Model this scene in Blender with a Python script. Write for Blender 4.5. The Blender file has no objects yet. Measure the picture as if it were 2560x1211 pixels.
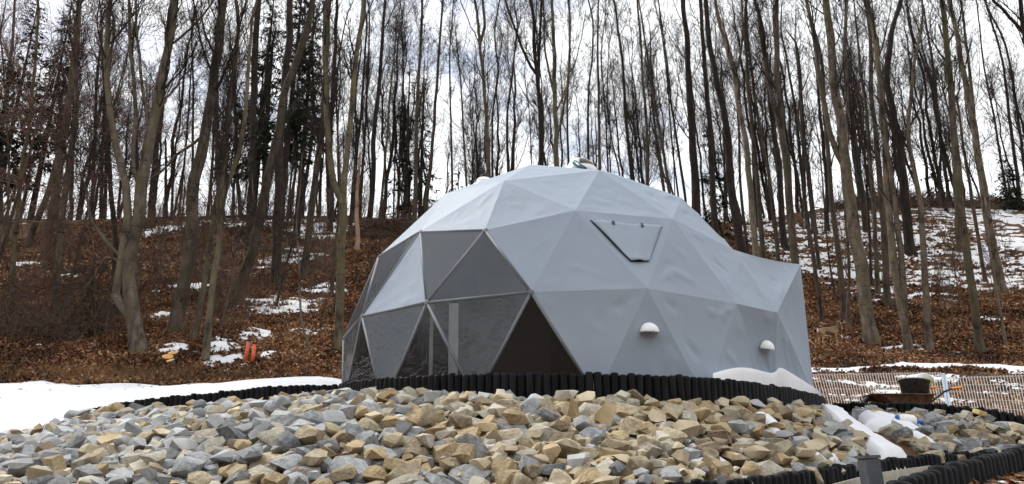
import bpy, math, random
import numpy as np
from mathutils import Vector, Matrix, Quaternion
R = math.radians
random.seed(7); rng = np.random.default_rng(7)
scene = bpy.context.scene
COL = scene.collection

# ------------------------------------------------------------------ camera, sky, sun, exposure
FPX, PITCH, ROLL = 1900.0, R(17.85), R(-0.69)
_r = np.array([1., 0, 0]); _u = np.array([0, -math.sin(PITCH), math.cos(PITCH)]); FWD = np.array([0, math.cos(PITCH), math.sin(PITCH)])
RIGHT = math.cos(ROLL) * _r + math.sin(ROLL) * _u
UP = -math.sin(ROLL) * _r + math.cos(ROLL) * _u
cam = bpy.data.cameras.new('camera'); cam.sensor_width = 36; cam.lens = 36 * FPX / 2560; cam.clip_end = 2000
camo = bpy.data.objects.new('camera', cam); COL.objects.link(camo)
camo.matrix_world = Matrix(((RIGHT[0], UP[0], -FWD[0], 0), (RIGHT[1], UP[1], -FWD[1], 0), (RIGHT[2], UP[2], -FWD[2], 0), (0, 0, 0, 1)))
scene.camera = camo

SUN_EL, SUN_AZ = R(50), R(-46)          # azimuth from +Y towards +X: hazy sun high at the left, a little behind the dome
world = bpy.data.worlds.new('World'); scene.world = world; world.use_nodes = True
nt = world.node_tree; N = nt.nodes; L = nt.links
for n in list(N): N.remove(n)
out = N.new('ShaderNodeOutputWorld'); bg = N.new('ShaderNodeBackground'); bg.inputs['Strength'].default_value = 0.1
sky = N.new('ShaderNodeTexSky'); sky.sky_type = 'NISHITA'; sky.sun_disc = False
sky.sun_elevation = SUN_EL; sky.sun_rotation = SUN_AZ; sky.air_density = 1.0; sky.dust_density = 1.5
tc = N.new('ShaderNodeTexCoord'); mp = N.new('ShaderNodeMapping'); mp.inputs['Scale'].default_value = (1, 1, 2.2)
no = N.new('ShaderNodeTexNoise'); no.inputs['Scale'].default_value = 3.2; no.inputs['Detail'].default_value = 6; no.inputs['Roughness'].default_value = .55
rp = N.new('ShaderNodeMapRange'); rp.inputs[1].default_value = .34; rp.inputs[2].default_value = .45; rp.inputs[3].default_value = .34; rp.inputs[4].default_value = 1.0
cl = N.new('ShaderNodeRGB'); cl.outputs[0].default_value = (9.8, 9.95, 10.2, 1)
mx = N.new('ShaderNodeMix'); mx.data_type = 'RGBA'
L.new(tc.outputs['Generated'], mp.inputs[0]); L.new(mp.outputs[0], no.inputs['Vector']); L.new(no.outputs['Fac'], rp.inputs[0])
L.new(rp.outputs[0], mx.inputs[0]); L.new(sky.outputs[0], mx.inputs[6]); L.new(cl.outputs[0], mx.inputs[7])
L.new(mx.outputs[2], bg.inputs[0]); L.new(bg.outputs[0], out.inputs[0])

sun = bpy.data.lights.new('sun', 'SUN'); sun.energy = 2.0; sun.angle = R(9); sun.color = (1, .96, .9)
suno = bpy.data.objects.new('sun', sun); COL.objects.link(suno)
sd = Vector((math.sin(SUN_AZ) * math.cos(SUN_EL), math.cos(SUN_AZ) * math.cos(SUN_EL), math.sin(SUN_EL)))
suno.rotation_euler = sd.to_track_quat('Z', 'Y').to_euler(); suno.location = (0, 0, 40)
vs = scene.view_settings; vs.view_transform = 'Standard'; vs.look = 'None'; vs.exposure = 0.6; vs.gamma = 1
scene.render.engine = 'CYCLES'
scene.cycles.max_bounces = 6; scene.cycles.diffuse_bounces = 3; scene.cycles.transparent_max_bounces = 12
scene.cycles.use_denoising = True

# ------------------------------------------------------------------ helpers
def ray(px, py):
    d = FWD + RIGHT * ((px - 1280) / FPX) - UP * ((py - 605.5) / FPX)
    return d / np.linalg.norm(d)
def at(px, py, Y):
    d = ray(px, py); return d * (Y / d[1])
def pix(P):
    P = np.atleast_2d(P); z = P @ FWD
    return np.stack([1280 + FPX * (P @ RIGHT) / z, 605.5 - FPX * (P @ UP) / z], 1)

def link(name, mesh, parent=None, mats=None, **props):
    o = bpy.data.objects.new(name, mesh); COL.objects.link(o)
    if parent is not None: o.parent = parent
    if mats is not None and mesh is not None and not mesh.materials:
        for m in (mats if isinstance(mats, (list, tuple)) else [mats]): mesh.materials.append(m)
    for k, v in props.items(): o[k] = v
    return o
def empty(name, loc, label, category, group=None, rz=0):
    o = bpy.data.objects.new(name, None); COL.objects.link(o); o.location = tuple(map(float, loc)); o.rotation_euler = (0, 0, rz)
    o.empty_display_size = .1; o['label'] = label; o['category'] = category
    if group: o['group'] = group
    return o
def copy_tree(o, parent=None):
    c = o.copy(); COL.objects.link(c); c.parent = parent
    for ch in [x for x in COL.objects if x.parent == o]: copy_tree(ch, c)
    return c
def pydata(name, v, f, smooth=False):
    m = bpy.data.meshes.new(name); m.from_pydata([tuple(map(float, p)) for p in v], [], [tuple(map(int, q)) for q in f]); m.update()
    if smooth: m.polygons.foreach_set('use_smooth', [True] * len(m.polygons))
    return m
def npmesh(name, V, F, smooth=False, mi=None):
    """V (n,3) float, F (m,k) int with constant k"""
    V = np.ascontiguousarray(V, np.float32); F = np.ascontiguousarray(F, np.int32); k = F.shape[1]
    m = bpy.data.meshes.new(name); m.vertices.add(len(V)); m.vertices.foreach_set('co', V.ravel())
    m.loops.add(F.size); m.loops.foreach_set('vertex_index', F.ravel())
    m.polygons.add(len(F)); m.polygons.foreach_set('loop_start', np.arange(0, F.size, k, dtype=np.int32))
    m.polygons.foreach_set('loop_total', np.full(len(F), k, np.int32))
    m.polygons.foreach_set('use_smooth', np.full(len(F), smooth))
    if mi is not None: m.polygons.foreach_set('material_index', np.ascontiguousarray(mi, np.int32))
    m.update(calc_edges=True); m.validate(); return m
class MB:
    def __init__(s): s.v = []; s.f = []
    def add(s, v, f):
        b = len(s.v); s.v += [tuple(p) for p in v]; s.f += [tuple(i + b for i in q) for q in f]; return s
    def box(s, c, d, M=None):
        x, y, z = d[0] / 2, d[1] / 2, d[2] / 2
        v = [Vector((a * x, b * y, e * z)) for e in (-1, 1) for b in (-1, 1) for a in (-1, 1)]
        if M is not None: v = [M @ p for p in v]
        v = [p + Vector(c) for p in v]
        return s.add(v, [(0, 2, 3, 1), (4, 5, 7, 6), (0, 1, 5, 4), (2, 6, 7, 3), (0, 4, 6, 2), (1, 3, 7, 5)])
    def tube(s, pts, rad, k=8, cap=True):
        pts = [Vector(p) for p in pts]; n = len(pts); rad = [rad] * n if not hasattr(rad, '__len__') else rad
        v = []
        ref = None
        for i, p in enumerate(pts):
            t = (pts[min(i + 1, n - 1)] - pts[max(i - 1, 0)]).normalized()
            if ref is None: ref = t.orthogonal().normalized()
            u = (ref - t * ref.dot(t)).normalized(); ref = u; w = t.cross(u)
            for j in range(k):
                a = 2 * math.pi * j / k; v.append(p + (u * math.cos(a) + w * math.sin(a)) * rad[i])
        f = [(i * k + j, i * k + (j + 1) % k, (i + 1) * k + (j + 1) % k, (i + 1) * k + j) for i in range(n - 1) for j in range(k)]
        if cap: f += [tuple(range(k))[::-1], tuple((n - 1) * k + j for j in range(k))]
        return s.add(v, f)
    def lathe(s, prof, k=16, M=None, a0=0, a1=2 * math.pi):
        full = abs(a1 - a0 - 2 * math.pi) < 1e-6; c = k if full else k + 1; v = []
        for r, z in prof:
            for j in range(c):
                a = a0 + (a1 - a0) * j / k; p = Vector((r * math.cos(a), r * math.sin(a), z)); v.append(M @ p if M is not None else p)
        f = [(i * c + j, i * c + (j + 1) % c, (i + 1) * c + (j + 1) % c, (i + 1) * c + j) for i in range(len(prof) - 1) for j in range(k)]
        return s.add(v, f)
    def mesh(s, name, smooth=False): return pydata(name, s.v, s.f, smooth)

def hash2(ix, iy, seed):
    h = np.sin(ix * 127.1 + iy * 311.7 + seed * 74.7) * 43758.5453; return h - np.floor(h)
def vnoise(x, y, seed=0):
    ix, iy = np.floor(x), np.floor(y); fx, fy = x - ix, y - iy; fx = fx * fx * (3 - 2 * fx); fy = fy * fy * (3 - 2 * fy)
    a, b, c, d = hash2(ix, iy, seed), hash2(ix + 1, iy, seed), hash2(ix, iy + 1, seed), hash2(ix + 1, iy + 1, seed)
    return (a + (b - a) * fx + (c - a) * fy + (a - b - c + d) * fx * fy) * 2 - 1
def fbm(x, y, seed=0, o=4):
    s = 0; a = 1; t = 0
    for i in range(o): s = s + a * vnoise(x * 2 ** i, y * 2 ** i, seed + i * 3.1); t += a; a *= .55
    return s / t
def catmull(P, n):
    P = np.asarray(P, float); k = len(P)
    if k == 2: return P[0] + (P[1] - P[0]) * np.linspace(0, 1, n)[:, None]
    Q = np.vstack([2 * P[0] - P[1], P, 2 * P[-1] - P[-2]])
    d = np.r_[0, np.cumsum(np.linalg.norm(np.diff(P, axis=0), axis=1))]; T = np.linspace(0, d[-1], n); o = []
    for t in T:
        i = min(max(np.searchsorted(d, t, 'right') - 1, 0), k - 2); u = (t - d[i]) / (d[i + 1] - d[i])
        a, b, c, e = Q[i], Q[i + 1], Q[i + 2], Q[i + 3]
        o.append(.5 * ((2 * b) + (c - a) * u + (2 * a - 5 * b + 4 * c - e) * u * u + (3 * b - a - 3 * c + e) * u ** 3))
    return np.array(o)

# ------------------------------------------------------------------ materials
def mat(name): 
    m = bpy.data.materials.new(name); m.use_nodes = True; return m, m.node_tree, m.node_tree.nodes['Principled BSDF']
def simple(name, col, rough=.6, var=.25, scale=8, bump=0, bscale=30, metal=0, spec=None, objrand=0, stretch=None, col2=None):
    m, t, b = mat(name); n, l = t.nodes, t.links
    tc = n.new('ShaderNodeTexCoord'); src = tc.outputs['Object']
    if stretch:
        mpn = n.new('ShaderNodeMapping'); mpn.inputs['Scale'].default_value = stretch; l.new(src, mpn.inputs[0]); src = mpn.outputs[0]
    ns = n.new('ShaderNodeTexNoise'); ns.inputs['Scale'].default_value = scale; ns.inputs['Detail'].default_value = 5; ns.inputs['Roughness'].default_value = .62; l.new(src, ns.inputs['Vector'])
    cr = n.new('ShaderNodeValToRGB'); c = np.array(col); c2 = np.array(col2) if col2 is not None else c * (1 + var)
    cr.color_ramp.elements[0].position = .3; cr.color_ramp.elements[1].position = .7
    cr.color_ramp.elements[0].color = (*(c * (1 - var)), 1); cr.color_ramp.elements[1].color = (*c2, 1)
    l.new(ns.outputs['Fac'], cr.inputs[0]); csock = cr.outputs[0]
    if objrand:
        oi = n.new('ShaderNodeObjectInfo'); hs = n.new('ShaderNodeHueSaturation'); mr = n.new('ShaderNodeMapRange')
        mr.inputs[3].default_value = 1 - objrand; mr.inputs[4].default_value = 1 + objrand
        l.new(oi.outputs['Random'], mr.inputs[0]); l.new(mr.outputs[0], hs.inputs['Value']); l.new(csock, hs.inputs['Color']); csock = hs.outputs[0]
    l.new(csock, b.inputs['Base Color']); b.inputs['Roughness'].default_value = rough; b.inputs['Metallic'].default_value = metal
    if spec is not None: b.inputs['Specular IOR Level'].default_value = spec
    if bump:
        n2 = n.new('ShaderNodeTexNoise'); n2.inputs['Scale'].default_value = bscale; n2.inputs['Detail'].default_value = 6; l.new(src, n2.inputs['Vector'])
        bp = n.new('ShaderNodeBump'); bp.inputs['Strength'].default_value = bump; bp.inputs['Distance'].default_value = .03
        l.new(n2.outputs['Fac'], bp.inputs['Height']); l.new(bp.outputs[0], b.inputs['Normal'])
    return m
M = {}
M['soil'] = simple('leaf_litter_soil', (.085, .048, .028), .95, .55, 2.2, .9, 14, col2=(.16, .092, .052), spec=.1)
M['dirt'] = simple('brown_earth', (.10, .055, .028), .95, .5, 5, 1, 18, spec=.1)
M['snow'] = simple('old_snow', (.68, .695, .72), .8, .06, 1.3, .8, 3, col2=(.76, .77, .785), spec=.2)
M['leaf_a'] = simple('dead_leaf_rust', (.26, .128, .066), .8, .4, 3, spec=.2)
M['leaf_b'] = simple('dead_leaf_tan', (.38, .25, .145), .8, .35, 3, spec=.2)
M['leaf_c'] = simple('dead_leaf_dark', (.11, .065, .042), .85, .4, 3, spec=.2)
M['plastic'] = simple('black_recycled_plastic', (.0032, .0034, .0042), .55, .4, 14, .35, 20, objrand=.5, stretch=(1, 1, .25), col2=(.014, .0145, .017), spec=.1)
M['tube'] = simple('grey_coated_tube', (.15, .16, .18), .6, .12, 20, spec=.3)
M['white'] = simple('white_plastic', (.82, .83, .83), .4, .04, 10)
M['dark'] = simple('dark_mesh', (.012, .013, .016), .8, .3, 20)
M['brownglass'] = simple('brown_vent_opening', (.05, .035, .03), .4, .3, 20)
M['teal'] = simple('teal_pipe', (.0, .10, .10), .35, .2, 10)
M['orange_pipe'] = simple('orange_sewer_pipe', (.62, .105, .03), .45, .12, 9)
M['black_rubber'] = simple('black_rubber', (.012, .012, .013), .6, .3, 20)
M['cut'] = simple('fresh_cut_wood', (.55, .27, .06), .7, .25, 18)
M['rust'] = simple('rusty_steel', (.085, .04, .022), .8, .6, 12, .4, 30, col2=(.17, .085, .05))
M['galv'] = simple('galvanised_wire', (.56, .55, .53), .5, .12, 20, metal=.2)
M['galvpost'] = simple('galvanised_post', (.38, .43, .5), .45, .15, 16, metal=.4)
M['grip'] = simple('orange_grip', (.85, .32, .02), .5, .15, 20)
M['bluep'] = simple('blue_plastic', (.01, .09, .42), .4, .15, 12)
M['green'] = simple('green_print', (.35, .5, .05), .5, .3, 30)
M['bluegrey'] = simple('grey_post', (.085, .09, .105), .5, .2, 14, .1, 30)
M['plank'] = simple('pale_plank', (.5, .45, .36), .7, .2, 14)
M['liner'] = simple('black_pond_liner', (.03, .033, .04), .5, .4, 4, .6, 9)
M['block'] = simple('yellow_wood_block', (.6, .45, .2), .7, .2, 14)
M['tub'] = simple('black_mortar_tub', (.02, .02, .022), .6, .4, 22, col2=(.09, .09, .09))
M['floor'] = simple('floor_boards', (.09, .08, .07), .7, .2, 6)
M['grass'] = simple('dry_grass', (.22, .13, .06), .8, .35, 3, spec=.2)
M['brush'] = simple('brush_stems', (.125, .083, .062), .85, .4, 3, spec=.15)
M['twig'] = simple('twigs', (.035, .027, .022), .85, .35, 2, spec=.12)
M['twig_red'] = simple('reddish_twigs', (.17, .105, .085), .85, .35, 2, spec=.12)
M['needle'] = simple('spruce_needles', (.014, .022, .013), .85, .5, 3, col2=(.03, .042, .022), spec=.12)
M['broken'] = simple('broken_pale_wood', (.36, .24, .17), .85, .3, 6, stretch=(1, 1, .15))
def bark(name, col, col2, moss=None):
    m, t, b = mat(name); n, l = t.nodes, t.links
    tc = n.new('ShaderNodeTexCoord'); mpn = n.new('ShaderNodeMapping'); mpn.inputs['Scale'].default_value = (1, 1, .35); l.new(tc.outputs['Object'], mpn.inputs[0])
    ns = n.new('ShaderNodeTexNoise'); ns.inputs['Scale'].default_value = 5; ns.inputs['Detail'].default_value = 8; ns.inputs['Roughness'].default_value = .7; l.new(mpn.outputs[0], ns.inputs['Vector'])
    cr = n.new('ShaderNodeValToRGB'); cr.color_ramp.elements[0].position = .38; cr.color_ramp.elements[1].position = .64
    cr.color_ramp.elements[0].color = (*col, 1); cr.color_ramp.elements[1].color = (*col2, 1); l.new(ns.outputs['Fac'], cr.inputs[0]); cs = cr.outputs[0]
    # horizontal lenticel rings
    mp2 = n.new('ShaderNodeMapping'); mp2.inputs['Scale'].default_value = (1.2, 1.2, 9); l.new(tc.outputs['Object'], mp2.inputs[0])
    n3 = n.new('ShaderNodeTexNoise'); n3.inputs['Scale'].default_value = 1.6; n3.inputs['Detail'].default_value = 3; l.new(mp2.outputs[0], n3.inputs['Vector'])
    mr = n.new('ShaderNodeMapRange'); mr.inputs[1].default_value = .62; mr.inputs[2].default_value = .72; l.new(n3.outputs['Fac'], mr.inputs[0])
    m1 = n.new('ShaderNodeMix'); m1.data_type = 'RGBA'; l.new(mr.outputs[0], m1.inputs[0]); l.new(cs, m1.inputs[6]); m1.inputs[7].default_value = (*(np.array(col) * .35), 1); cs = m1.outputs[2]
    if moss:
        n2 = n.new('ShaderNodeTexNoise'); n2.inputs['Scale'].default_value = 1.7; n2.inputs['Detail'].default_value = 5; l.new(tc.outputs['Object'], n2.inputs['Vector'])
        mr2 = n.new('ShaderNodeMapRange'); mr2.inputs[1].default_value = .45; mr2.inputs[2].default_value = .65; mr2.inputs[4].default_value = .7; l.new(n2.outputs['Fac'], mr2.inputs[0])
        m2 = n.new('ShaderNodeMix'); m2.data_type = 'RGBA'; l.new(mr2.outputs[0], m2.inputs[0]); l.new(cs, m2.inputs[6]); m2.inputs[7].default_value = (*moss, 1); cs = m2.outputs[2]
    oi = n.new('ShaderNodeObjectInfo'); hs = n.new('ShaderNodeHueSaturation'); mo = n.new('ShaderNodeMapRange'); mo.inputs[3].default_value = .72; mo.inputs[4].default_value = 1.25
    l.new(oi.outputs['Random'], mo.inputs[0]); l.new(mo.outputs[0], hs.inputs['Value']); l.new(cs, hs.inputs['Color'])
    l.new(hs.outputs[0], b.inputs['Base Color']); b.inputs['Roughness'].default_value = .88; b.inputs['Specular IOR Level'].default_value = .15
    bp = n.new('ShaderNodeBump'); bp.inputs['Strength'].default_value = .8; bp.inputs['Distance'].default_value = .03; l.new(ns.outputs['Fac'], bp.inputs['Height']); l.new(bp.outputs[0], b.inputs['Normal'])
    return m
M['bark_grey'] = bark('grey_brown_bark', (.05, .04, .031), (.22, .18, .14), (.13, .11, .062))
M['bark_moss'] = bark('mossy_bark', (.04, .033, .023), (.165, .138, .095), (.11, .10, .045))
M['bark_dark'] = bark('dark_bark', (.02, .016, .013), (.055, .044, .036))
M['bark_mid'] = bark('brown_bark', (.032, .025, .02), (.125, .098, .077), (.08, .07, .04))

def fabric(name, col):
    m, t, b = mat(name); n, l = t.nodes, t.links
    tc = n.new('ShaderNodeTexCoord')
    n1 = n.new('ShaderNodeTexNoise'); n1.inputs['Scale'].default_value = .9; n1.inputs['Detail'].default_value = 4; l.new(tc.outputs['Object'], n1.inputs['Vector'])
    cr = n.new('ShaderNodeValToRGB'); c = np.array(col); cr.color_ramp.elements[0].position = .3; cr.color_ramp.elements[1].position = .7
    cr.color_ramp.elements[0].color = (*(c * .95), 1); cr.color_ramp.elements[1].color = (*(c * 1.04), 1); l.new(n1.outputs['Fac'], cr.inputs[0]); l.new(cr.outputs[0], b.inputs['Base Color'])
    b.inputs['Roughness'].default_value = .62; b.inputs['Specular IOR Level'].default_value = .22
    mp1 = n.new('ShaderNodeMapping'); mp1.inputs['Scale'].default_value = (1.3, 1.3, .45); l.new(tc.outputs['Object'], mp1.inputs[0])
    n2 = n.new('ShaderNodeTexNoise'); n2.inputs['Scale'].default_value = 3.2; n2.inputs['Detail'].default_value = 3; n2.inputs['Distortion'].default_value = .6; l.new(mp1.outputs[0], n2.inputs['Vector'])
    bp = n.new('ShaderNodeBump'); bp.inputs['Strength'].default_value = .22; bp.inputs['Distance'].default_value = .05; l.new(n2.outputs['Fac'], bp.inputs['Height']); l.new(bp.outputs[0], b.inputs['Normal'])
    return m
M['fabric'] = fabric('grey_pvc_fabric', (.305, .362, .435))
def film(name, bump, haze):
    m = bpy.data.materials.new(name); m.use_nodes = True; t = m.node_tree; n, l = t.nodes, t.links
    for x in list(n): n.remove(x)
    o = n.new('ShaderNodeOutputMaterial'); tr = n.new('ShaderNodeBsdfTransparent'); tr.inputs[0].default_value = (.74, .77, .8, 1)
    gl = n.new('ShaderNodeBsdfGlossy'); gl.inputs['Roughness'].default_value = .13; gl.inputs[0].default_value = (.9, .93, .96, 1)
    df = n.new('ShaderNodeBsdfDiffuse'); df.inputs[0].default_value = (.38, .42, .47, 1)
    fr = n.new('ShaderNodeFresnel'); fr.inputs[0].default_value = 1.5
    tc = n.new('ShaderNodeTexCoord'); n2 = n.new('ShaderNodeTexNoise'); n2.inputs['Scale'].default_value = 3.0; n2.inputs['Detail'].default_value = 4; n2.inputs['Distortion'].default_value = 2.2
    mpf = n.new('ShaderNodeMapping'); mpf.inputs['Scale'].default_value = (.8, .8, 2.2); l.new(tc.outputs['Object'], mpf.inputs[0]); l.new(mpf.outputs[0], n2.inputs['Vector'])
    bp = n.new('ShaderNodeBump'); bp.inputs['Strength'].default_value = bump; bp.inputs['Distance'].default_value = .03; sb_ = n.new('ShaderNodeMath'); sb_.operation = 'SUBTRACT'; sb_.inputs[1].default_value = .5; ab_ = n.new('ShaderNodeMath'); ab_.operation = 'ABSOLUTE'; mr_ = n.new('ShaderNodeMapRange'); mr_.interpolation_type = 'SMOOTHSTEP'; mr_.inputs[1].default_value = 0; mr_.inputs[2].default_value = .045; mr_.inputs[3].default_value = 1; mr_.inputs[4].default_value = 0
    l.new(n2.outputs['Fac'], sb_.inputs[0]); l.new(sb_.outputs[0], ab_.inputs[0]); l.new(ab_.outputs[0], mr_.inputs[0]); l.new(mr_.outputs[0], bp.inputs['Height'])
    l.new(bp.outputs[0], gl.inputs['Normal']); l.new(bp.outputs[0], fr.inputs['Normal'])
    a = n.new('ShaderNodeMixShader'); a.inputs[0].default_value = haze; l.new(tr.outputs[0], a.inputs[1]); l.new(df.outputs[0], a.inputs[2])
    c = n.new('ShaderNodeMixShader'); l.new(fr.outputs[0], c.inputs[0]); l.new(a.outputs[0], c.inputs[1]); l.new(gl.outputs[0], c.inputs[2]); l.new(c.outputs[0], o.inputs[0])
    return m
M['film'] = film('clear_pvc_film', .0, .17); M['film_dark'] = film('clear_pvc_film_thin', .09, .03); M['film_wrinkled'] = film('wrinkled_pvc_film', .24, .13)
def stone_mat(name, a, b2):
    m, t, b = mat(name); n, l = t.nodes, t.links
    tc = n.new('ShaderNodeTexCoord'); oi = n.new('ShaderNodeObjectInfo'); ad = n.new('ShaderNodeVectorMath'); ad.operation = 'ADD'
    cx = n.new('ShaderNodeCombineXYZ'); ml = n.new('ShaderNodeMath'); ml.operation = 'MULTIPLY'; ml.inputs[1].default_value = 40; l.new(oi.outputs['Random'], ml.inputs[0])
    for i in range(3): l.new(ml.outputs[0], cx.inputs[i])
    l.new(tc.outputs['Object'], ad.inputs[0]); l.new(cx.outputs[0], ad.inputs[1])
    ns = n.new('ShaderNodeTexNoise'); ns.inputs['Scale'].default_value = 2.2; ns.inputs['Detail'].default_value = 9; ns.inputs['Roughness'].default_value = .72; ns.inputs['Distortion'].default_value = .5; l.new(ad.outputs[0], ns.inputs['Vector'])
    cr = n.new('ShaderNodeValToRGB'); e = cr.color_ramp.elements; e[0].position = .39; e[1].position = .61; e[0].color = (*a, 1); e[1].color = (*b2, 1); l.new(ns.outputs['Fac'], cr.inputs[0])
    hs = n.new('ShaderNodeHueSaturation'); mo = n.new('ShaderNodeMapRange'); mo.inputs[3].default_value = .82; mo.inputs[4].default_value = 1.2
    l.new(oi.outputs['Random'], mo.inputs[0]); l.new(mo.outputs[0], hs.inputs['Value']); l.new(cr.outputs[0], hs.inputs['Color']); l.new(hs.outputs[0], b.inputs['Base Color'])
    b.inputs['Roughness'].default_value = .85; b.inputs['Specular IOR Level'].default_value = .25
    n2 = n.new('ShaderNodeTexNoise'); n2.inputs['Scale'].default_value = 2.6; n2.inputs['Detail'].default_value = 8; n2.inputs['Roughness'].default_value = .62; l.new(ad.outputs[0], n2.inputs['Vector'])
    bp = n.new('ShaderNodeBump'); bp.inputs['Strength'].default_value = .9; bp.inputs['Distance'].default_value = .035; l.new(n2.outputs['Fac'], bp.inputs['Height']); l.new(bp.outputs[0], b.inputs['Normal'])
    return m
STONE = [stone_mat('grey_stone', (0.181, 0.185, 0.185), (0.335, 0.335, 0.331)), stone_mat('blue_grey_stone', (0.215, 0.228, 0.237), (0.396, 0.408, 0.413)), stone_mat('slate_stone', (0.095, 0.099, 0.103), (0.206, 0.211, 0.215)),
         stone_mat('tan_stone', (0.267, 0.219, 0.142), (0.456, 0.391, 0.275)), stone_mat('ochre_stone', (0.241, 0.176, 0.099), (0.404, 0.318, 0.189)), stone_mat('brown_stone', (0.155, 0.120, 0.082), (0.284, 0.228, 0.159)), stone_mat('buff_stone', (0.267, 0.241, 0.189), (0.447, 0.413, 0.340))]
def ring_pts():
    o = []
    for px, py, r in [(853, 964, 2.97), (858, 959, 2.98), (880, 955, 3.0), (930, 949, 3.04), (1000, 943, 3.08), (1100, 938, 3.12), (1200, 935, 3.14), (1300, 934, 3.15), (1400, 934, 3.15), (1500, 935, 3.16), (1600, 937, 3.18), (1700, 941, 3.2)]:
        d = ray(px, py); a = d[0] / d[1]; A = 1 + a * a; B = -2 * (a * .623 + 10.635); C_ = .623 ** 2 + 10.635 ** 2 - r * r; D = max(B * B - 4 * A * C_, 0); o.append((px, py, (-B - math.sqrt(D)) / (2 * A)))
    return o + [(1790, 947, 7.82), (1870, 956, 8.17), (1940, 966, 8.66), (1995, 976, 9.22), (2036, 987, 9.85), (2052, 994, 10.5), (2056, 998, 11.1)]
PAL_RING = ring_pts(); print('ring', [(p[0], round(p[2], 2)) for p in PAL_RING])
PAL_LEFT = [(205, 1027, 10.95), (330, 1004, 10.8), (450, 990, 10.6), (600, 975, 10.4), (700, 966, 10.2), (790, 963, 10.05), (852, 965, 9.9)]
PAL_A = [(1640, 1209, 5.3), (1690, 1207, 5.4), (1837, 1198, 5.7), (1919, 1192, 5.95), (2020, 1177, 6.35), (2151, 1156, 7.0), (2318, 1139, 7.8), (2437, 1131, 8.3), (2560, 1121, 8.6), (2680, 1112, 8.8)]
PAL_B = [(2200, 1226, 5.2), (2290, 1186, 5.7), (2360, 1164, 6.1), (2440, 1148, 6.6), (2500, 1132, 7.1), (2575, 1114, 7.6), (2680, 1098, 8.0)]
PAL_C = [(2082, 1008, 10.9), (2195, 1008, 10.2), (2318, 1010, 9.9), (2385, 1014, 9.7), (2449, 1021, 9.5), (2500, 1028, 9.3), (2570, 1047, 9.15), (2680, 1075, 9.0)]
# ------------------------------------------------------------------ terrain (thin-plate surface through surveyed points)
CP = []
def cp(px, py, Y, dz=0): 
    p = at(px, py, Y); CP.append((p[0], p[1], p[2] + dz))
for a in PAL_RING[2:-2]: cp(a[0], a[1] + float(np.interp(a[0], [850, 1300, 1700, 2050], [46, 72, 70, 50])), a[2] - .06, -.02)
for a in [(700, 1010, 10.0), (450, 1022, 10.4), (230, 1042, 10.6)]: cp(*a, -.05)
for a in [(1300, 1211, 5.0), (640, 1211, 5.2), (0, 1211, 5.6), (1560, 1211, 5.2), (0, 1098, 8.4), (-300, 1140, 8.2), (-300, 1250, 5.6)]: cp(*a, -.08)
for a in [(1690, 1252, 5.25), (1837, 1238, 5.55), (1919, 1228, 5.8), (2020, 1208, 6.25), (2151, 1186, 6.9), (2318, 1160, 7.8), (2437, 1150, 8.3), (2560, 1140, 8.6), (2750, 1130, 9)]: cp(*a, 0)
for a in [(2195, 1036, 10.1), (2318, 1038, 9.8), (2449, 1046, 9.4), (2560, 1075, 9.1), (2750, 1090, 9)]: cp(*a, -.05)
for a in [(2360, 1210, 6.1), (2440, 1192, 6.6), (2560, 1160, 7.5), (2300, 1230, 5.8)]: cp(*a, 0)
for a in [(2200, 1040, 11.4), (2400, 1046, 11.2), (2650, 1052, 11), (2240, 1043, 13), (2420, 1046, 13), (2060, 1000, 15), (2300, 1000, 15.5), (2600, 1003, 15.5), (2060, 935, 18), (2330, 935, 18.2), (2600, 938, 18.5)]: cp(*a, 0)
CP += [(.62, 10.6, .80), (-.9, 10.6, .80), (2.2, 10.6, .80), (.62, 12.6, .9), (.62, 9, .80), (3.8, 11.2, .9)]
for a in [(860, 972, 10.4), (600, 990, 10.9), (330, 1012, 11.3), (0, 1035, 11), (-350, 1060, 11), (450, 975, 14), (0, 990, 14), (860, 955, 13.3)]: cp(*a, 0)
def slope_pts(pxs, rows):
    for px in pxs:
        for py, Y in rows: cp(px, py, Y)
slope_pts((-700, 0, 430, 850), [(960, 16), (880, 18.3), (800, 21.3), (700, 27), (620, 33.5), (552, 44)])
slope_pts((1400,), [(925, 17.5), (860, 20), (780, 23.5), (690, 29.5), (615, 36), (548, 46)])
slope_pts((2100, 2480, 3200), [(908, 20.5), (870, 23), (800, 26.5), (700, 32.5), (600, 40), (520, 49)])
def ridge(px, py, Y): return at(px, py, Y)
for px in (-700, 0, 850, 1400): p = at(px, 552, 44); CP += [(p[0], 52, p[2] + .4), (p[0], 64, p[2] - .6), (p[0], 85, p[2] - 3)]
for px in (2100, 2480, 3200): p = at(px, 520, 49); CP += [(p[0], 58, p[2] + .5), (p[0], 70, p[2] - .5), (p[0], 88, p[2] - 3)]
CP += [(-8, 0, -1.6), (0, 0, -1.6), (8, 0, -1.6), (0, 2.5, -1.25), (-6, 2.5, -1.2), (6, 2.5, -1.2), (-15, 2, -1), (16, 2, -1)]
CP = np.array(CP)
def tps_fit(P):
    n = len(P); d = np.linalg.norm(P[:, None, :2] - P[None, :, :2], axis=2); K = np.where(d > 0, d * d * np.log(np.maximum(d, 1e-9)), 0) + np.eye(n) * .15
    A = np.zeros((n + 3, n + 3)); A[:n, :n] = K; A[:n, n] = 1; A[:n, n + 1:] = P[:, :2]; A[n, :n] = 1; A[n + 1:, :n] = P[:, :2].T
    return np.linalg.solve(A, np.r_[P[:, 2], 0, 0, 0])
TW = tps_fit(CP)
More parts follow.
